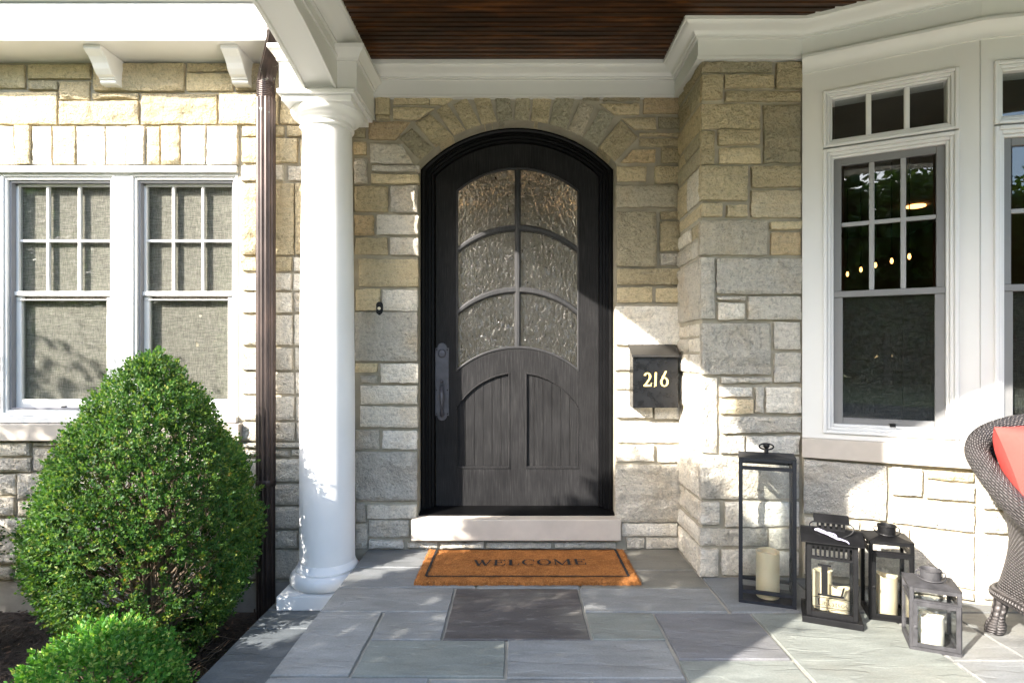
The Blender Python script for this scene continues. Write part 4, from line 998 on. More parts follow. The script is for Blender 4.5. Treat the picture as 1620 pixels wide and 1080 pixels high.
# ------------------------------------------------------------------ mailbox, doorbell
mb = tag(empty('mailbox', (.763, 3.41, .818)), 'black metal wall mailbox with gold number 216', 'mailbox')
m = MB(); w0, d0, h0 = .126, .098, .286
m.add([(-w0, 0, 0), (w0, 0, 0), (w0, -d0 - .012, 0), (-w0, -d0 - .012, 0), (-w0 * .99, 0, h0 + .052), (w0 * .99, 0, h0 + .052), (w0 * .99, -d0, h0), (-w0 * .99, -d0, h0)],
      [(3,2,1,0), (4,5,6,7), (0,1,5,4), (1,2,6,5), (2,3,7,6), (3,0,4,7)]); m.build('box', principled('gloss_black_enamel', (.006, .006, .0065), .28, var=.3, vscale=20, spec=.45), mb, bevel=.003)
m = MB(); lw_ = .134
m.prism([(.0, h0 + .066), (-.115, h0 + .006), (-.118, h0 - .006), (-.113, h0 - .006), (-.110, h0 + .001), (.0, h0 + .060)], lambda y, z, a: (a, y, z), -lw_, lw_); m.build('lid', M['grey_lid'] if 'grey_lid' in M else principled('bronze_lid', (.035, .032, .028), .4, metal=.3, var=.2), mb, bevel=.0015, seg=1)
def mbp(x, y, l): zz = .118 + y; return (-.060 + x, -d0 - .0127 + .012 * zz / h0 - .0002 * l, zz)
gm, wtot = lettering('216', .078, mbp, xs=1.0, gap=.12); k_ = .138 / wtot
gm.v = [(-.066 + (v[0] + .060) * k_, v[1], v[2]) for v in gm.v]; gm.build('house_number', M['gold'], mb, fix=False)
db = tag(empty('doorbell', ((600.5 - CX) * 3.41 / F, 3.412, H - (488 - CY) * 3.41 / F)), 'small black oval doorbell with ivory button left of the door', 'doorbell')
out = [(.018 * math.cos(a), .020 + .018 * math.sin(a)) for a in [math.pi * i / 10 for i in range(11)]] + [(.018 * math.cos(a), -.020 + .018 * math.sin(a)) for a in [math.pi + math.pi * i / 10 for i in range(11)]]
m = MB(); m.prism(out, lambda x, z, a: (x, a, z), -.012, .012); m.build('plate', M['black'], db, bevel=.003)
m = MB(); m.lathe([(.009, 0), (.009, .004), (.005, .007), (0, .0075)], 16); m.v = [(x, -.012 - z, y) for x, y, z in m.v]; m.build('button', principled('ivory_button', (.7, .62, .45), .4), db, smooth=40)

# ------------------------------------------------------------------ lanterns and candles
def corner_posts(root, w_, d_, z0, z1, t, mat):
    for sx_ in (-1, 1):
        for sy_ in (-1, 1):
            x = sx_ * (w_ / 2 - t / 2); y = sy_ * (d_ / 2 - t / 2); m = MB(); m.box(x - t/2, x + t/2, y - t/2, y + t/2, z0, z1)
            m.build('corner_post', mat, root, bevel=.0015, seg=1)
def rail(m, w_, d_, z0, z1, t, e=.0005):
    m.box(-w_/2 + t, w_/2 - t, -d_/2 + e, -d_/2 + t - e, z0, z1); m.box(-w_/2 + t, w_/2 - t, d_/2 - t + e, d_/2 - e, z0, z1)
    m.box(-w_/2 + e, -w_/2 + t - e, -d_/2 + t, d_/2 - t, z0, z1); m.box(w_/2 - t + e, w_/2 - e, -d_/2 + t, d_/2 - t, z0, z1)
def panes(root, w_, d_, z0, z1, t, names=('glass_pane',)):
    for k in range(4):
        m = MB(); i = .004
        if k < 2: y = (-1 if k == 0 else 1) * (d_/2 - t/2); m.box(-w_/2 + t, w_/2 - t, y - .001, y + .001, z0, z1)
        else: x = (-1 if k == 2 else 1) * (w_/2 - t/2); m.box(x - .001, x + .001, -d_/2 + t, d_/2 - t, z0, z1)
        m.build('glass_pane', M['lantern_glass'], root)
def ringp(c, r, axis='y', n=28, a0=0, a1=360, sq=1.0):
    pts = []
    for i in range(n + 1):
        a = R(a0 + (a1 - a0) * i / n); pts.append((c[0] + r * math.cos(a), c[1], c[2] + r * sq * math.sin(a)) if axis == 'y' else (c[0] + r * math.cos(a), c[1] + r * sq * math.sin(a), c[2]))
    return pts
def box_root(name, fl, fr_, depth, label, group='lanterns'):
    """root of a square thing from its front corner points on the floor"""
    a, b = Vector(fl), Vector(fr_); ang = math.atan2(b.y - a.y, b.x - a.x); v = Vector((-math.sin(ang), math.cos(ang)))
    c = (a + b) / 2 + v * depth / 2; o = tag(empty(name, (c.x, c.y, 0), ang), label, 'lantern', group); return o, (b - a).length
# tall
t1, W1 = box_root('lantern', (.991, 2.679), (1.2126, 2.596), .19, 'tallest lantern, narrow black frame with ring knob, one ivory candle inside')
D1, H1, T1 = .19, .650, .017
m = MB(); m.box(-W1/2, W1/2, -D1/2, D1/2, 0, .014); m.build('base_tray', M['tallmetal'], t1, bevel=.0015, seg=1)
corner_posts(t1, W1, D1, .014, H1, T1, M['tallmetal'])
m = MB(); rail(m, W1, D1, .046, .060, T1); m.build('bottom_rail', M['tallmetal'], t1); m = MB(); rail(m, W1, D1, .596, .611, T1); m.build('upper_rail', M['tallmetal'], t1)
m = MB(); rail(m, W1, D1, .634, .650, T1); m.build('top_rail', M['tallmetal'], t1)
m = MB(); e = .002; m.add([(-W1/2 - e, -D1/2 - e, H1), (W1/2 + e, -D1/2 - e, H1), (W1/2 + e, D1/2 + e, H1), (-W1/2 - e, D1/2 + e, H1), (-.03, -.022, H1 + .009), (.03, -.022, H1 + .009), (.03, .022, H1 + .009), (-.03, .022, H1 + .009)], [(3,2,1,0), (4,5,6,7), (0,1,5,4), (1,2,6,5), (2,3,7,6), (3,0,4,7)])
cap = m.build('roof_plate', M['tallmetal'], t1)
m = MB(); m.lathe([(.009, H1 + .007), (.009, H1 + .026), (.006, H1 + .030), (.010, H1 + .034), (.014, H1 + .042), (.014, H1 + .048), (.010, H1 + .056), (.0, H1 + .058)], 20); m.build('knob', M['black'], cap, smooth=40)
m = MB(); m.tube(ringp((0, 0, H1 + .040), .030, 'y', 32, 0, 360, .45), .0035, 8, caps=False); m.build('ring_handle', M['black'], cap, smooth=40)
panes(t1, W1, D1, .060, .596, T1)
# lantern with the big initial
t2, W2 = box_root('lantern', (1.181, 2.480), (1.3845, 2.389), .20, 'black lantern with slotted roof vent and a large letter L on the glass')
m = MB(); m.box(-W2/2, W2/2, -.10, .10, 0, .026); m.build('base_plate', M['black'], t2, bevel=.002, seg=1)
w2, d2, T2 = W2 - .034, .164, .018
corner_posts(t2, w2, d2, .026, .336, T2, M['black'])
m = MB(); rail(m, w2, d2, .026, .046, T2); m.build('bottom_rail', M['black'], t2)
m = MB(); rail(m, w2, d2, .262, .273, T2); rail(m, w2, d2, .316, .336, T2)
ns = 9; span = w2 - 2 * T2; pitch = span / ns
for i in range(ns + 1):
    x = -span/2 + pitch * i; a, b = max(-span/2, x - pitch * .22), min(span/2, x + pitch * .22)
    for sy_ in (-1, 1): y = sy_ * (d2/2 - T2/2); m.box(a, b, y - T2/2 + .001, y + T2/2 - .001, .273, .316)
m.build('slotted_band', M['black'], t2)
panes(t2, w2, d2, .046, .262, T2)
m = MB(); ew, ed, ez, rz_ = W2/2 + .004, .105, .334, .374
m.add([(-ew, -ed, ez), (ew, -ed, ez), (ew, ed, ez), (-ew, ed, ez), (-ew, -.012, rz_), (ew, -.012, rz_), (ew, .012, rz_), (-ew, .012, rz_), (-ew, -ed, ez + .004), (ew, -ed, ez + .004), (ew, ed, ez + .004), (-ew, ed, ez + .004)],
      [(3,2,1,0), (0,1,9,8), (8,9,5,4), (4,5,6,7), (7,6,10,11), (11,10,2,3), (1,2,10,6,5,9), (3,0,8,4,7,11)])
rf = m.build('roof', M['black'], t2)
m = MB(); vz0, vz1, vw, vd = .362, .412, .052, .022
m.box(-vw, vw, -vd, vd, vz0, vz0 + .016); m.box(-vw, vw, -vd, vd, vz1 - .010, vz1)
for i in range(6): x = -vw + 2 * vw * i / 5; m.box(max(-vw, x - .0055), min(vw, x + .0055), -vd + .001, -vd + .005, vz0 + .016, vz1 - .010); m.box(max(-vw, x - .0055), min(vw, x + .0055), vd - .005, vd - .001, vz0 + .016, vz1 - .010)
m.build('vent', M['black'], rf)
m = MB(); m.prism([(-.040, .404), (0, .428), (.040, .404), (.040, .408), (0, .434), (-.040, .408)], lambda y, z, a: (a, y, z), -.066, .066); m.build('vent_cap', M['black'], rf)
m = MB(); m.tube([(.082 * math.cos(R(a)), -.040 + .016 * math.sin(R(a)), .392 + .042 * math.sin(R(a)) * (1 if math.sin(R(a)) < 0 else .55)) for a in range(0, 361, 12)], .0024, 6, caps=False); m.build('wire_handle', M['black'], rf, smooth=40)
fy = -d2/2 + T2/2 - .0022
def fp(x0, z0, sx_=1.0): return lambda x, y, l: (x0 + x * sx_, fy - .00008 * l, z0 + y)
gm, wt = lettering('L', .130, fp(-.052, .112, .82)); gm.build('initial_lettering', M['black'], t2)
gm, wt = lettering('Lekatsos', .027, fp(0, .0735), gap=.08); k_ = .112 / wt
gm.v = [(-.054 + v[0] * k_, v[1], v[2]) for v in gm.v]; gm.build('name_lettering', M['black'], t2)
m = MB()
for z in (.065, .1055): m.box(-.071, .071, fy - .0012, fy, z - .0012, z + .0012)
m.build('ruled_lines', M['black'], t2)
# middle and small lanterns
def box_lantern(fl, fr_, depth, h, t, slot, mat, label, knob):
    o, w_ = box_root('lantern', fl, fr_, depth, label); d_ = depth
    m = MB(); m.box(-w_/2, w_/2, -d_/2, d_/2, 0, .010); m.build('base_tray', mat, o)
    corner_posts(o, w_, d_, .010, h - .004, t, mat)
    m = MB(); rail(m, w_, d_, .010, .024, t); m.build('bottom_rail', mat, o); m = MB(); rail(m, w_, d_, h - .020, h - .004, t); m.build('top_rail', mat, o)
    m = MB(); rail(m, w_, d_, slot - .012, slot, t); m.build('slot_rail', mat, o)
    m = MB(); a, b, y = -w_/2 + .010, w_/2 - .004, -d_/2 - .006
    m.box(a, a + .015, y, y + .008, .016, slot - .006); m.box(b - .015, b, y, y + .008, .016, slot - .006); m.box(a + .015, b - .015, y, y + .008, slot - .022, slot - .006); m.box(a + .015, b - .015, y, y + .008, .016, .030)
    dr = m.build('door', mat, o, bevel=.001, seg=1)
    m = MB(); m.lathe([(.003, 0), (.003, .006), (.007, .009), (.006, .014), (0, .016)], 14); m.v = [(a + .006 + x, y - z, slot * .5 + yy) for x, yy, z in m.v]; m.build('latch_knob', mat, dr, smooth=40)
    m = MB(); z = h - .004; m.add([(-w_/2 - .002, -d_/2 - .002, z), (w_/2 + .002, -d_/2 - .002, z), (w_/2 + .002, d_/2 + .002, z), (-w_/2 - .002, d_/2 + .002, z), (-.028, -.028, z + .014), (.028, -.028, z + .014), (.028, .028, z + .014), (-.028, .028, z + .014)], [(3,2,1,0), (4,5,6,7), (0,1,5,4), (1,2,6,5), (2,3,7,6), (3,0,4,7)]); rp = m.build('roof_plate', mat, o)
    z = h + .008; m = MB(); m.lathe([(.036, z), (.034, z + .002), (.034, z + .032), (.037, z + .034), (.037, z + .038), (.033, z + .038), (.031, z + .030), (.031, z + .004), (0, z + .004)], 32, cap=False); ch = m.build('chimney_collar', mat, rp, smooth=35)
    for s_ in (-1, 1): m = MB(); m.tube(ringp((s_ * .038, 0, z + .020), .010, 'y', 14), .0022, 6, caps=False); m.build('handle_lug', mat, ch)
    m = MB(); m.tube([(.048 * math.cos(R(a)), .048 * math.sin(R(a)) - .002, z + .014 - .010 * abs(math.sin(R(a)))) for a in range(180, 361, 10)], .0024, 6); m.build('bail_handle', mat, ch)
    panes(o, w_, d_, .024, slot - .012, t); return o
box_lantern((1.473, 2.504), (1.629, 2.451), .16, .336, .015, .288, M['black'], 'black lantern with round collar behind the small grey lantern', True)
box_lantern((1.4755, 2.249), (1.625, 2.1825), .166, .240, .014, .190, M['grey_metal'], 'smallest lantern, weathered grey metal, front right with short white candle', True)
def candle(x, y, r, h, z, mat, label, wave=.012, ph=0.):
    m = MB(); n = 40; prof = [(r * .97, 0), (r, .004), (r, .5), (r, 1.0), (r * .96, 1.0), (r * .86, .985), (r * .82, .90), (r * .5, .88), (0.0, .88)]; vs = []
    for j, (rr, t) in enumerate(prof):
        for k in range(n):
            a = 2 * math.pi * k / n; wv = wave * (math.sin(a * 2 + ph) * .6 + math.sin(a + ph * 2) * .4)
            zz = t * h if t < .6 else t * h + wv * (1 if t > .95 else .2)
            if j in (0, 1): zz = t
            vs.append((rr * math.cos(a), rr * math.sin(a), zz))
    fs = [(i*n+k, i*n+(k+1) % n, (i+1)*n+(k+1) % n, (i+1)*n+k) for i in range(len(prof) - 1) for k in range(n)] + [tuple(range(n - 1, -1, -1))]
    m.add(vs, fs); o = m.build('candle', mat, None, smooth=45); o.location = (x, y, z); return tag(o, label, 'candle', 'pillar candles in the lanterns')
candle(1.135, 2.712, .050, .205, .0145, M['candle'], 'tall ivory pillar candle inside the tallest lantern', .004)
c2 = Vector((t2.location.x, t2.location.y)); a2 = t2.rotation_euler.z
def lp(x, y): return c2.x + math.cos(a2) * x - math.sin(a2) * y, c2.y + math.sin(a2) * x + math.cos(a2) * y
candle(*lp(-.030, .030), .038, .160, .0265, M['candle'], 'taller ivory candle at the back of the lettered lantern', .006, 1.)
candle(*lp(.031, -.020), .038, .112, .0265, M['candle'], 'shorter ivory candle at the front of the lettered lantern', .010, 2.)
candle(1.566, 2.535, .040, .165, .0105, M['candle'], 'ivory candle with wavy rim inside the black collared lantern', .010, 2.6)
candle(1.566, 2.262, .041, .112, .0105, M['candle_white'], 'short white candle inside the small grey lantern', .010, 3.4)
# ribbon tied on the lantern roof
pts = []; rr_ = []
base = [(-.085, -.062, .372), (-.070, -.068, .374), (-.050, -.070, .368), (-.034, -.072, .366), (-.016, -.074, .362), (-.006, -.078, .360), (.010, -.084, .354), (.034, -.092, .350), (.052, -.094, .350), (.066, -.096, .347), (.080, -.102, .345), (.092, -.108, .338)]
rad = [.004, .007, .008, .007, .006, .004, .005, .0055, .004, .0035, .003, .002]
for (x, y, z) in base: X_, Y_ = lp(x * .70 - .004, y + .004 * math.sin(x * 90)); pts.append((X_, Y_, z + .008))
m = MB(); m.tube(pts, rad, 10)
p2 = [lp(x, y) + (z,) for x, y, z in ((-.020, -.070, .372), (-.008, -.084, .366), (.006, -.088, .361), (.016, -.083, .366), (.010, -.074, .370), (-.004, -.070, .372), (-.016, -.068, .374))]
m.tube(p2, [.0035] * 7, 8)
tag(m.build('ribbon', M['ribbon'], smooth=60), 'knotted pale lilac white ribbon lying on the roof of the lettered lantern', 'ribbon')

# ------------------------------------------------------------------ wicker armchair and coral pillow
def grid_obj(name, rows, us, vs_, mat, parent, closed=False, off=(0, 0, 0)):
    nr, nc = len(rows), len(rows[0]); verts = [tuple(Vector(p) - Vector(off)) for r_ in rows for p in r_]; faces = []; uvs = []
    cc = nc if closed else nc - 1
    for i in range(nr - 1):
        for j in range(cc):
            j2 = (j + 1) % nc; faces.append((i*nc+j, i*nc+j2, (i+1)*nc+j2, (i+1)*nc+j))
            uvs += [(i/(nr-1)*us, j/cc*vs_), (i/(nr-1)*us, (j+1)/cc*vs_), ((i+1)/(nr-1)*us, (j+1)/cc*vs_), ((i+1)/(nr-1)*us, j/cc*vs_)]
    me = bpy.data.meshes.new(name); me.from_pydata(verts, [], faces); uvl = me.uv_layers.new(name='UVMap')
    for i, c in enumerate(uvs): uvl.data[i].uv = c
    me.materials.append(mat); me.shade_smooth(); o = bpy.data.objects.new(name, me); return link(o, parent)
CHX, CHY = 2.215, 2.12
chair = tag(empty('wicker_armchair', (CHX, CHY, 0)), 'grey brown wicker armchair with rolled arms at the right edge', 'armchair')
half = [(-.425, -.36, .30), (-.432, -.34, .40), (-.430, -.24, .47), (-.420, -.06, .515), (-.400, .10, .585), (-.390, .20, .655), (-.372, .275, .715), (-.315, .325, .765), (-.22, .352, .800), (-.11, .362, .820), (0, .365, .826)]
pathc = [Vector(p) for p in half] + [Vector((-p[0], p[1], p[2])) for p in half[-2::-1]]
def smooth_path(pts, n=6):
    out = []
    for i in range(len(pts) - 1):
        p0, p1, p2, p3 = pts[max(i-1, 0)], pts[i], pts[i+1], pts[min(i+2, len(pts)-1)]
        for k in range(n):
            t = k / n; out.append(.5 * ((2*p1) + (p2 - p0)*t + (2*p0 - 5*p1 + 4*p2 - p3)*t*t + (-p0 + 3*p1 - 3*p2 + p3)*t**3))
    return out + [pts[-1]]
sp = smooth_path(pathc, 16); rows = []; n = 30
for i, p in enumerate(sp):
    t = (sp[min(i+1, len(sp)-1)] - sp[max(i-1, 0)]).normalized(); outw = Vector((p.x, p.y * .9 + .0, 0)); outw = (outw - t * outw.dot(t)).normalized(); up = t.cross(outw)
    r_ = .041 * (1 + .04 * math.cos(i * math.pi)) ; r_ *= .7 if i in (0, len(sp) - 1) else 1
    rows.append([p + (outw * math.cos(2*math.pi*k/n) + up * math.sin(2*math.pi*k/n)) * r_ for k in range(n)])
grid_obj('rolled_rim', rows, 115, 15, M['wicker'], chair, True)
# woven shell from the rim to the base
base_z = .165; rows = []
for i, p in enumerate(sp[12:-12]):
    row = []
    for k in range(19):
        t = k / 18
        f = 1 - .215 * math.sin(math.pi * min(1, t / .62) / 2) + .09 * max(0, (t - .62) / .38) ** 1.5
        x, y = p.x * f * .965, (p.y + .02) * f - .0; z = p.z - .02 + (base_z - p.z + .02) * t
        row.append((x, y, z))
    rows.append(row)
grid_obj('woven_shell', rows, 100, 26, M['wicker'], chair)
rim = [Vector((r_[-1][0], r_[-1][1], base_z)) for r_ in rows]; rim.append(rim[0])
rr2 = []
for i, p in enumerate(rim):
    t = (rim[min(i+1, len(rim)-1)] - rim[max(i-1, 0)]).normalized(); sd = Vector((t.y, -t.x, 0)); rr2.append([p + (sd * math.cos(2*math.pi*k/12) + Vector((0, 0, 1)) * math.sin(2*math.pi*k/12)) * .021 for k in range(12)])
grid_obj('base_rail', rr2, 130, 4, M['wicker'], chair, True)
for lx, ly in ((-.292, .238), (.292, .238), (-.325, -.255), (.325, -.255)):
    rows = []; ox, oy = (lx / abs(lx)) * .026, (ly / abs(ly)) * .022
    prof = [(0, .024), (.004, .031), (.02, .036), (.04, .035), (.055, .027), (.075, .024), (.12, .026), (.19, .028)]
    for z, r_ in prof: k_ = 1 - z / .19; rows.append([(lx + ox * k_ + r_ * math.cos(2*math.pi*k/14), ly + oy * k_ + r_ * math.sin(2*math.pi*k/14), z) for k in range(14)])
    grid_obj('leg', rows, 12, 3, M['wicker'], chair, True)
def cushion(name, hx_, hy_, hz, mat, pinch=.18):
    m = MB(); n = 20; vs = []
    for s_ in (1, -1):
        for j in range(n + 1):
            for i in range(n + 1):
                u, v = -1 + 2*i/n, -1 + 2*j/n
                x = hx_ * u * (1 - pinch * .3 * (1 - abs(v)) ** 2 * abs(u)) if False else hx_ * u * (1 - pinch * .35 * (1 - v*v) * 0)
                e = max(0, (1 - u**4) * (1 - v**4)) ** .5
                cr = 1 - .10 * (abs(u) * (1 - v * v) * 0)
                vs.append((hx_ * u * (1 - .07 * (1 - v*v) * u*u), hy_ * v * (1 - .07 * (1 - u*u) * v*v), s_ * hz * e * (1 + .10 * mnoise.noise(Vector((u*2.2, v*2.2, s_))) + .07 * mnoise.noise(Vector((u*7, v*3, s_ * 3))))))
    W = n + 1; fs = []
    for s_ in range(2):
        b = s_ * W * W
        for j in range(n):
            for i in range(n): f = (b+j*W+i, b+j*W+i+1, b+(j+1)*W+i+1, b+(j+1)*W+i); fs.append(f if s_ == 0 else f[::-1])
    m.add(vs, fs); o = m.build(name, mat, None, smooth=True, fix=False); return o
o = cushion('seat_cushion', .285, .25, .06, M['coral']); o.parent = chair; o.location = (0, -.04, .40)
m = MB(); m.box(-.27, .27, -.25, .20, .31, .34); m.build('seat_deck', M['wicker'], chair)
pil = cushion('pillow', .215, .205, .105, M['coral']); pil.location = (2.075, 2.285, .655); pil.rotation_euler = (R(74), R(-6), R(10))
tag(pil, 'coral red throw pillow leaning in the wicker armchair', 'pillow')

# ------------------------------------------------------------------ shrubs
def leaf_sprig(m, p, d, up, nl, ll, lw_, r):
    """a short shoot with opposite leaf pairs; p base, d direction"""
    d = d.normalized(); s1 = d.cross(Vector((.3, .2, 1))).normalized(); s2 = d.cross(s1); L_ = ll * nl * .26
    for i in range(nl):
        t = (i // 2 + .5) / (nl / 2); an = (i % 2) * math.pi + (i // 2) * 1.57 + r.uniform(-.4, .4)
        side = s1 * math.cos(an) + s2 * math.sin(an)
        b = p + d * (L_ * t); out = (side * (1.0 - .55 * t) + d * (.35 + .75 * t) + Vector((0, 0, .15))).normalized()
        l = ll * r.uniform(.75, 1.15) * (1 - .25 * t); wv = out.cross(side.cross(d).normalized() + d * .3)
        wv = out.cross(d); wv = wv.normalized() if wv.length > .05 else s2
        nn = out.cross(wv).normalized(); wd = wv * (lw_ * r.uniform(.8, 1.15) / 2)
        k = b + out * (l * .5) ; f = nn * (lw_ * .16)
        m.add([b, k + wd + f, b + out * l, k - wd + f], [(0, 1, 2, 3)])
PROF = [(0.05, .20), (.135, .27), (.286, .385), (.437, .440), (.59, .458), (.74, .445), (.89, .395), (1.04, .325), (1.19, .235), (1.34, .13), (1.42, .06), (1.45, .015)]
def prof_r(z, prof):
    if z <= prof[0][0]: return prof[0][1]
    for (a, b), (c, d) in zip(prof[:-1], prof[1:]):
        if z <= c: t = (z - a) / (c - a); t = t*t*(3-2*t) * .35 + t * .65; return b + (d - b) * t
    return 0.
def bush(mb_main, mb_yel, prof, count, ll, lw_, r, depth=.92, dense_gap=True, maxdepth=.16):
    zmax = prof[-1][0]; rmax = max(p[1] for p in prof); made = 0
    while made < count:
        z = r.uniform(prof[0][0], zmax); rr = prof_r(z, prof)
        if r.random() > (rr + .06) / (rmax + .06): continue
        a = r.uniform(-math.pi, math.pi)
        q = Vector((math.cos(a) * 2.6, math.sin(a) * 2.6, z * 4.2))
        lump = 1 + .085 * mnoise.noise(q) + .055 * mnoise.noise(q * 2.7) + (r.uniform(0, .10) if r.random() < .10 else 0)
        dep = min(maxdepth, r.expovariate(1 / .035)); f = max(.05, (rr * lump - dep) / max(rr, .01))
        p = Vector((rr * f * math.cos(a), rr * f * math.sin(a) * depth, z + (lump - 1) * .25 - (dep * .4 if z > zmax * .8 else 0)))
        # thin lower right front: bare twigs show
        thin = 0
        if dense_gap:
            da = abs((a - R(-52) + math.pi) % (2 * math.pi) - math.pi); thin = max(0, 1 - da / 1.25) * max(0, min(1, (.95 - z) / .45)) * max(0, min(1, .55 + 1.2 * mnoise.noise(q * 1.6 + Vector((5, 1, 2)))))
            if r.random() < thin * 1.25: made += 1; continue
        if mnoise.noise(q * 2.1 + Vector((9, 4, 7))) < -.22 and r.random() < .75: made += 1; continue
        dz = (prof_r(z - .05, prof) - prof_r(z + .05, prof)) / .1
        d = Vector((math.cos(a), math.sin(a), dz * .6 + .35)) + Vector((r.uniform(-.7, .7), r.uniform(-.7, .7), r.uniform(-.5, .8)))
        tgt = mb_main
        if dense_gap:
            dr = max(0, 1 - abs((a - R(-40) + math.pi) % (2 * math.pi) - math.pi) / 1.3) * max(0, min(1, (1.05 - z) / .6))
            if r.random() < dr * .42 * max(0, .5 + mnoise.noise(q * .9)): tgt = mb_yel
        leaf_sprig(tgt, p, d, None, r.choice((6, 8, 8, 10)), ll, lw_, r); made += 1
def twigs(m, prof, n, r, depth=.92, fr=(.55, .98), zlo=.1):
    zmax = prof[-1][0]
    for i in range(n):
        z = r.uniform(zlo, zmax * .85); a = r.uniform(-math.pi, math.pi); rr = prof_r(z, prof) * r.uniform(*fr)
        b = Vector((r.uniform(-.06, .06), r.uniform(-.06, .06), -.02)); e = Vector((rr * math.cos(a), rr * math.sin(a) * depth, z))
        c1 = b.lerp(e, .35) + Vector((-e.x * .2, -e.y * .2, z * .15)) + Vector((r.uniform(-.03, .03), r.uniform(-.03, .03), 0)); c2 = b.lerp(e, .7) + Vector((r.uniform(-.04, .04), r.uniform(-.04, .04), r.uniform(0, .06)))
        r0 = r.uniform(.003, .009); m.tube([b, c1, c2, e], [r0, r0 * .7, r0 * .45, .0012], 5)
rb = random.Random(21)
ma, my, mt = MB(), MB(), MB(); bush(ma, my, PROF, 13500, .0235, .012, rb); twigs(mt, PROF, 260, rb)
big = tag(empty('boxwood_shrub', (-1.755, 2.86, -.35)), 'large egg shaped clipped boxwood in front of the left window', 'shrub')
fo = ma.build('foliage', M['boxleaf'], big, fix=False); yo = my.build('yellowed_foliage', M['boxleaf_yellow'], big, fix=False); to = mt.build('branches', M['twig'], big)
PROF2 = [(.02, .22), (.10, .255), (.20, .25), (.29, .205), (.35, .14), (.39, .07), (.405, .02)]
ma, mt = MB(), MB(); bush(ma, ma, PROF2, 2000, .027, .0135, rb, 1.0, False, .10); twigs(mt, PROF2, 50, rb, 1.0)
sm = tag(empty('boxwood_shrub', (-1.585, 2.27, -.355)), 'small low boxwood with pale new tips at the bottom left', 'shrub')
ma.build('foliage', M['boxleaf_young'], sm, fix=False); mt.build('branches', M['twig'], sm)
def copy_thing(src, loc, sx_, sz, rz, label):
    c = src.copy(); link(c); c.location = loc; c.scale = (sx_, sx_, sz); c.rotation_euler = (0, 0, rz); c['label'] = label
    for ch in list(src.children): d = ch.copy(); link(d, c)
    return c
PROF3 = [(.05, .56), (1.2, .64), (2.2, .66), (2.45, .62), (2.62, .50), (2.8, .34), (3.0, .16), (3.08, .02)]
ma, mt = MB(), MB(); bush(ma, ma, PROF3, 8600, .062, .031, rb, 1.0, False, .45); twigs(mt, PROF3, 70, rb, 1.0)
hg = tag(empty('boxwood_shrub', (-2.28, .68, -.36)), 'tall columnar boxwood beside the porch steps left of the viewer', 'shrub')
ma.build('foliage', M['boxleaf'], hg, fix=False); mt.build('branches', M['twig'], hg)
copy_thing(big, (-3.05, 2.75, -.36), 1.0, .80, 1.0, 'round boxwood left of the large boxwood outside the picture')
# dry twigs and a seedling at the foot of the boxwood
m = MB(); r = random.Random(5)
for i in range(46):
    p = Vector((r.uniform(-1.62, -1.30), r.uniform(2.35, 2.95), -.345)); a = r.uniform(-1.2, 1.4); l = r.uniform(.06, .2)
    m.tube([p, p + Vector((math.cos(a) * l * .5, math.sin(a) * l * .3 - .02, l * r.uniform(.05, .45))), p + Vector((math.cos(a) * l, math.sin(a) * l * .5, l * r.uniform(.0, .7)))], [.002, .0016, .0008], 4)
tag(m.build('dry_twigs', M['twig']), 'tangle of dry brown twigs on the mulch beside the step', 'twigs', kind='stuff')
sd = tag(empty('seedling', (-1.315, 2.80, -.355)), 'tiny yellow green seedling beside the downspout foot', 'plant')
m = MB()
for a in (0.2, 1.7, 3.3, 4.6):
    o_ = Vector((math.cos(a), math.sin(a), .25)); s_ = Vector((-math.sin(a), math.cos(a), 0)); b_ = Vector((0, 0, .06))
    m.add([b_, b_ + o_ * .03 + s_ * .014, b_ + o_ * .058, b_ + o_ * .03 - s_ * .014], [(0, 1, 2, 3)])
m.build('leaves', M['boxleaf_yellow'], sd, fix=False); m = MB(); m.tube([(0, 0, 0), (0, 0, .062)], .002, 5); m.build('stem', M['twig'], sd)

# ------------------------------------------------------------------ trees of the street (light, shade and reflections)
def tree_meshes(seed, nleaf, crown_r, crown_h, base, ls):
    r = random.Random(seed); mt, ml = MB(), MB(); top = base + crown_h
    mt.tube([(0, 0, 0), (.03, .02, base * .5), (-.02, .04, base), (.02, 0, base + crown_h * .45)], [.05 * crown_r + .05, .04 * crown_r + .04, .03 * crown_r + .03, .02], 9)
    tips = []
    for i in range(26):
        a = r.uniform(0, 6.3); z0 = base * r.uniform(.8, 1.0) + r.uniform(0, crown_h * .35); e = r.uniform(.45, .95)
        zc = r.uniform(.12, .95); rad = crown_r * math.sin(math.pi * min(.98, zc * .85 + .12)) ** .7 * e
        tip = Vector((math.cos(a) * rad, math.sin(a) * rad, base + crown_h * zc)); st = Vector((0, 0, min(z0, tip.z - .05)))
        md = st.lerp(tip, .5) + Vector((0, 0, -.05 * crown_h)); mt.tube([st, md, tip], [.018 * crown_r + .006, .01 * crown_r + .004, .003], 6); tips.append((md, tip))
    for i in range(nleaf):
        md, tip = r.choice(tips); p = md.lerp(tip, r.uniform(.2, 1.15)) + Vector((r.gauss(0, 1), r.gauss(0, 1), r.gauss(0, .8))) * crown_r * .16
        d = Vector((r.uniform(-1, 1), r.uniform(-1, 1), r.uniform(-.8, .5))).normalized(); s_ = d.cross(Vector((r.uniform(-1, 1), r.uniform(-1, 1), 1))).normalized(); l = ls * r.uniform(.7, 1.3)
        ml.add([p, p + d * l * .5 + s_ * l * .32, p + d * l, p + d * l * .5 - s_ * l * .32], [(0, 1, 2, 3)])
    return mt, ml
mt, ml = tree_meshes(3, 15000, 3.8, 8.2, 1.6, .42)
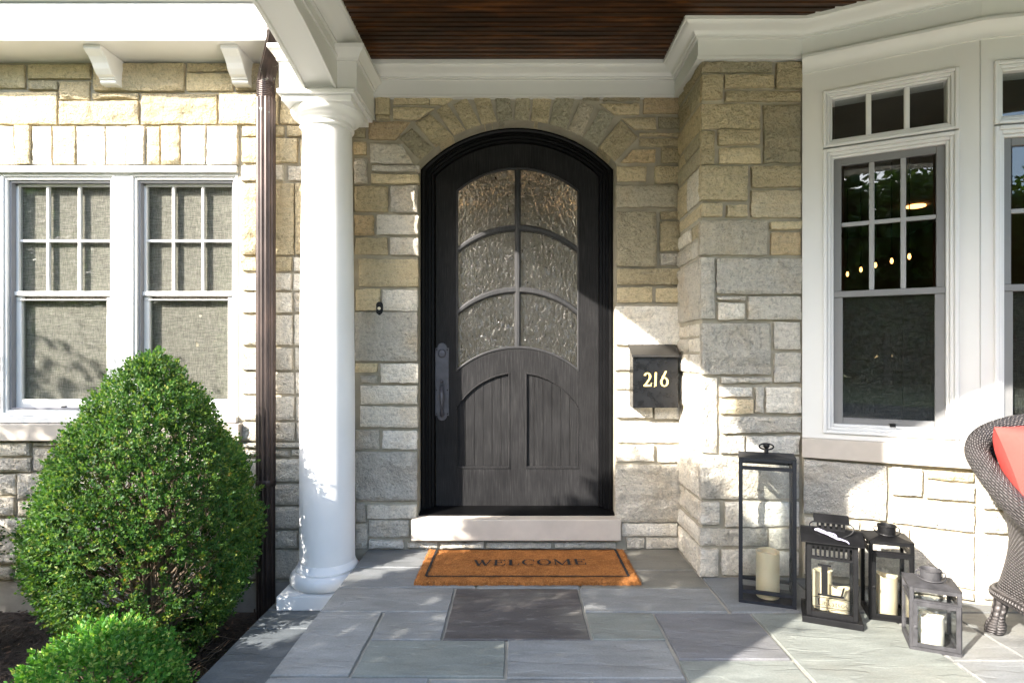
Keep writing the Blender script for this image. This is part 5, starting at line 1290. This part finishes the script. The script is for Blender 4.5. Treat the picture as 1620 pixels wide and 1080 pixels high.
tr = tag(empty('street_tree', (-6, -28, -.46)), 'leafy tree across the street behind the viewer', 'tree', 'trees across the street')
mt.build('trunk', M['bark'], tr, smooth=60); ml.build('crown', M['treeleaf'], tr, fix=False)
for i in range(22):
    x = -62 + i * 4.9 + rnd.uniform(-1, 1); y = -27 + rnd.uniform(-5, 3) if x < 14 else -24 + rnd.uniform(-4, 4)
    if abs(x + 6) < 2: continue
    s_ = rnd.uniform(.85, 1.25) if x > -17 else rnd.uniform(1.45, 1.7); copy_thing(tr, (x, y, -.46), s_, s_, i * 1.3, 'leafy tree across the street behind the viewer')
m = MB(); r = random.Random(77)
for i in range(15000):
    p = Vector((r.uniform(-80, 60), -33 + r.uniform(-1.2, 1.2), -.4 + 5.5 * r.random())); d = Vector((r.uniform(-1, 1), r.uniform(-1, 1), r.uniform(-1, 1))).normalized(); s_ = d.cross(Vector((r.uniform(-1, 1), r.uniform(-1, 1), 1))).normalized(); l = r.uniform(1.0, 1.6)
    m.add([p, p + d * l * .5 + s_ * l * .35, p + d * l, p + d * l * .5 - s_ * l * .35], [(0, 1, 2, 3)])
tag(m.build('backdrop_hedge', M['treeleaf'], fix=False), 'long green hedge added behind the street trees to darken window reflections', 'hedge', kind='stuff')  # added to block bright horizon sky in the window reflections
mt, ml = tree_meshes(9, 5200, 1.15, 1.85, 1.2, .075)
yt = tag(empty('young_tree', (-5.0, 1.25, -.36)), 'young garden tree left of the house front outside the picture', 'tree')
mt.build('trunk', M['bark'], yt, smooth=60); ml.build('crown', M['treeleaf'], yt, fix=False)

# ------------------------------------------------------------------ rooms behind the glass, lit lamps and an added fill disc inside
def room(name, poly, open_edges, z0, z1, mat):
    m = MB(); n = len(poly)
    m.add([(x, y, z0) for x, y in poly], [tuple(range(n))]); m.add([(x, y, z1) for x, y in poly], [tuple(range(n))])
    for i in range(n):
        if i in open_edges: continue
        a, b = poly[i], poly[(i + 1) % n]; m.add([(*a, z0), (*b, z0), (*b, z1), (*a, z1)], [(0, 1, 2, 3)])
    return tag(m.build(name, mat, fix=False), kind='structure')
room('entry_hall', [(-.75, 3.705), (.80, 3.705), (.80, 8.2), (-.75, 8.2)], {0}, .15, 3.4, M['room'])
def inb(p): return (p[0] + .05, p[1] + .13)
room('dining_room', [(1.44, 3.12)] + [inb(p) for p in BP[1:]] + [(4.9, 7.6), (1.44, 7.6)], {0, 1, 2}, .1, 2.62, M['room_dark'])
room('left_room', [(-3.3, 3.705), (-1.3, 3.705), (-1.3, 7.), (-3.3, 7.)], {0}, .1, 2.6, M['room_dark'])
def pendant(x, y, z, ztop, mat, label, group, r=.016):
    o = tag(empty('pendant_lamp', (x, y, z)), label, 'lamp', group)
    m = MB(); m.lathe([(.004, -r * 1.7), (r * .8, -r * .9), (r, 0), (r * .7, r * 1.1), (.006, r * 2)], 12); m.build('bulb', mat, o, smooth=True)
    m = MB(); m.tube([(0, 0, r * 2), (0, 0, ztop - z)], .004, 6); m.build('cord', M['black'], o); m = MB(); m.lathe([(.010, r * 1.8), (.014, r * 2.2), (.010, r * 4)], 10); m.build('socket', M['black'], o)
for (px, py), od in zip(((1340.7, 433.8), (1362, 426.7), (1385, 419.6), (1410.7, 413), (1438.5, 406)), ('lowest and leftmost', 'second from left', 'middle', 'fourth from left', 'highest and rightmost')):
    Y = .75 * F / (CY - py); p = P(px, py, Y); pendant(p.x, p.y, p.z, 2.62, M['bulb_dim'], 'small orange filament pendant behind the bay window, ' + od + ' of the row', 'pendant bulbs inside the bay room', .012)
for x, y, z, wh in ((-.46, 6.0, 2.70, 'top left door pane'), (.54, 6.0, 2.66, 'right edge of the top right door pane'), (.10, 5.9, 2.93, 'top right door pane next to its middle bar')):
    pendant(x, y, z, 3.4, M['bulb'], 'warm hall bulb glowing behind the ' + wh, 'chandelier bulbs in the hall', .016)
m = MB(); m.lathe([(.26, 0), (.25, .03), (.0, .03)], 28); o = m.build('hall_fill', M['hall_fill']); o.location = (0, 4.9, 3.36); tag(o, 'unseen glowing disc added under the hall ceiling to brighten the door glass', 'lamp')  # fill disc, added out of view to brighten the hall
m = MB(); m.lathe([(.085, 0), (.085, .012), (.0, .012)], 24); o = m.build('ceiling_lamp', M['bulb_dim']); o.location = (4.0, 6.0, 2.606); tag(o, 'round recessed ceiling light seen through the bay window', 'lamp')
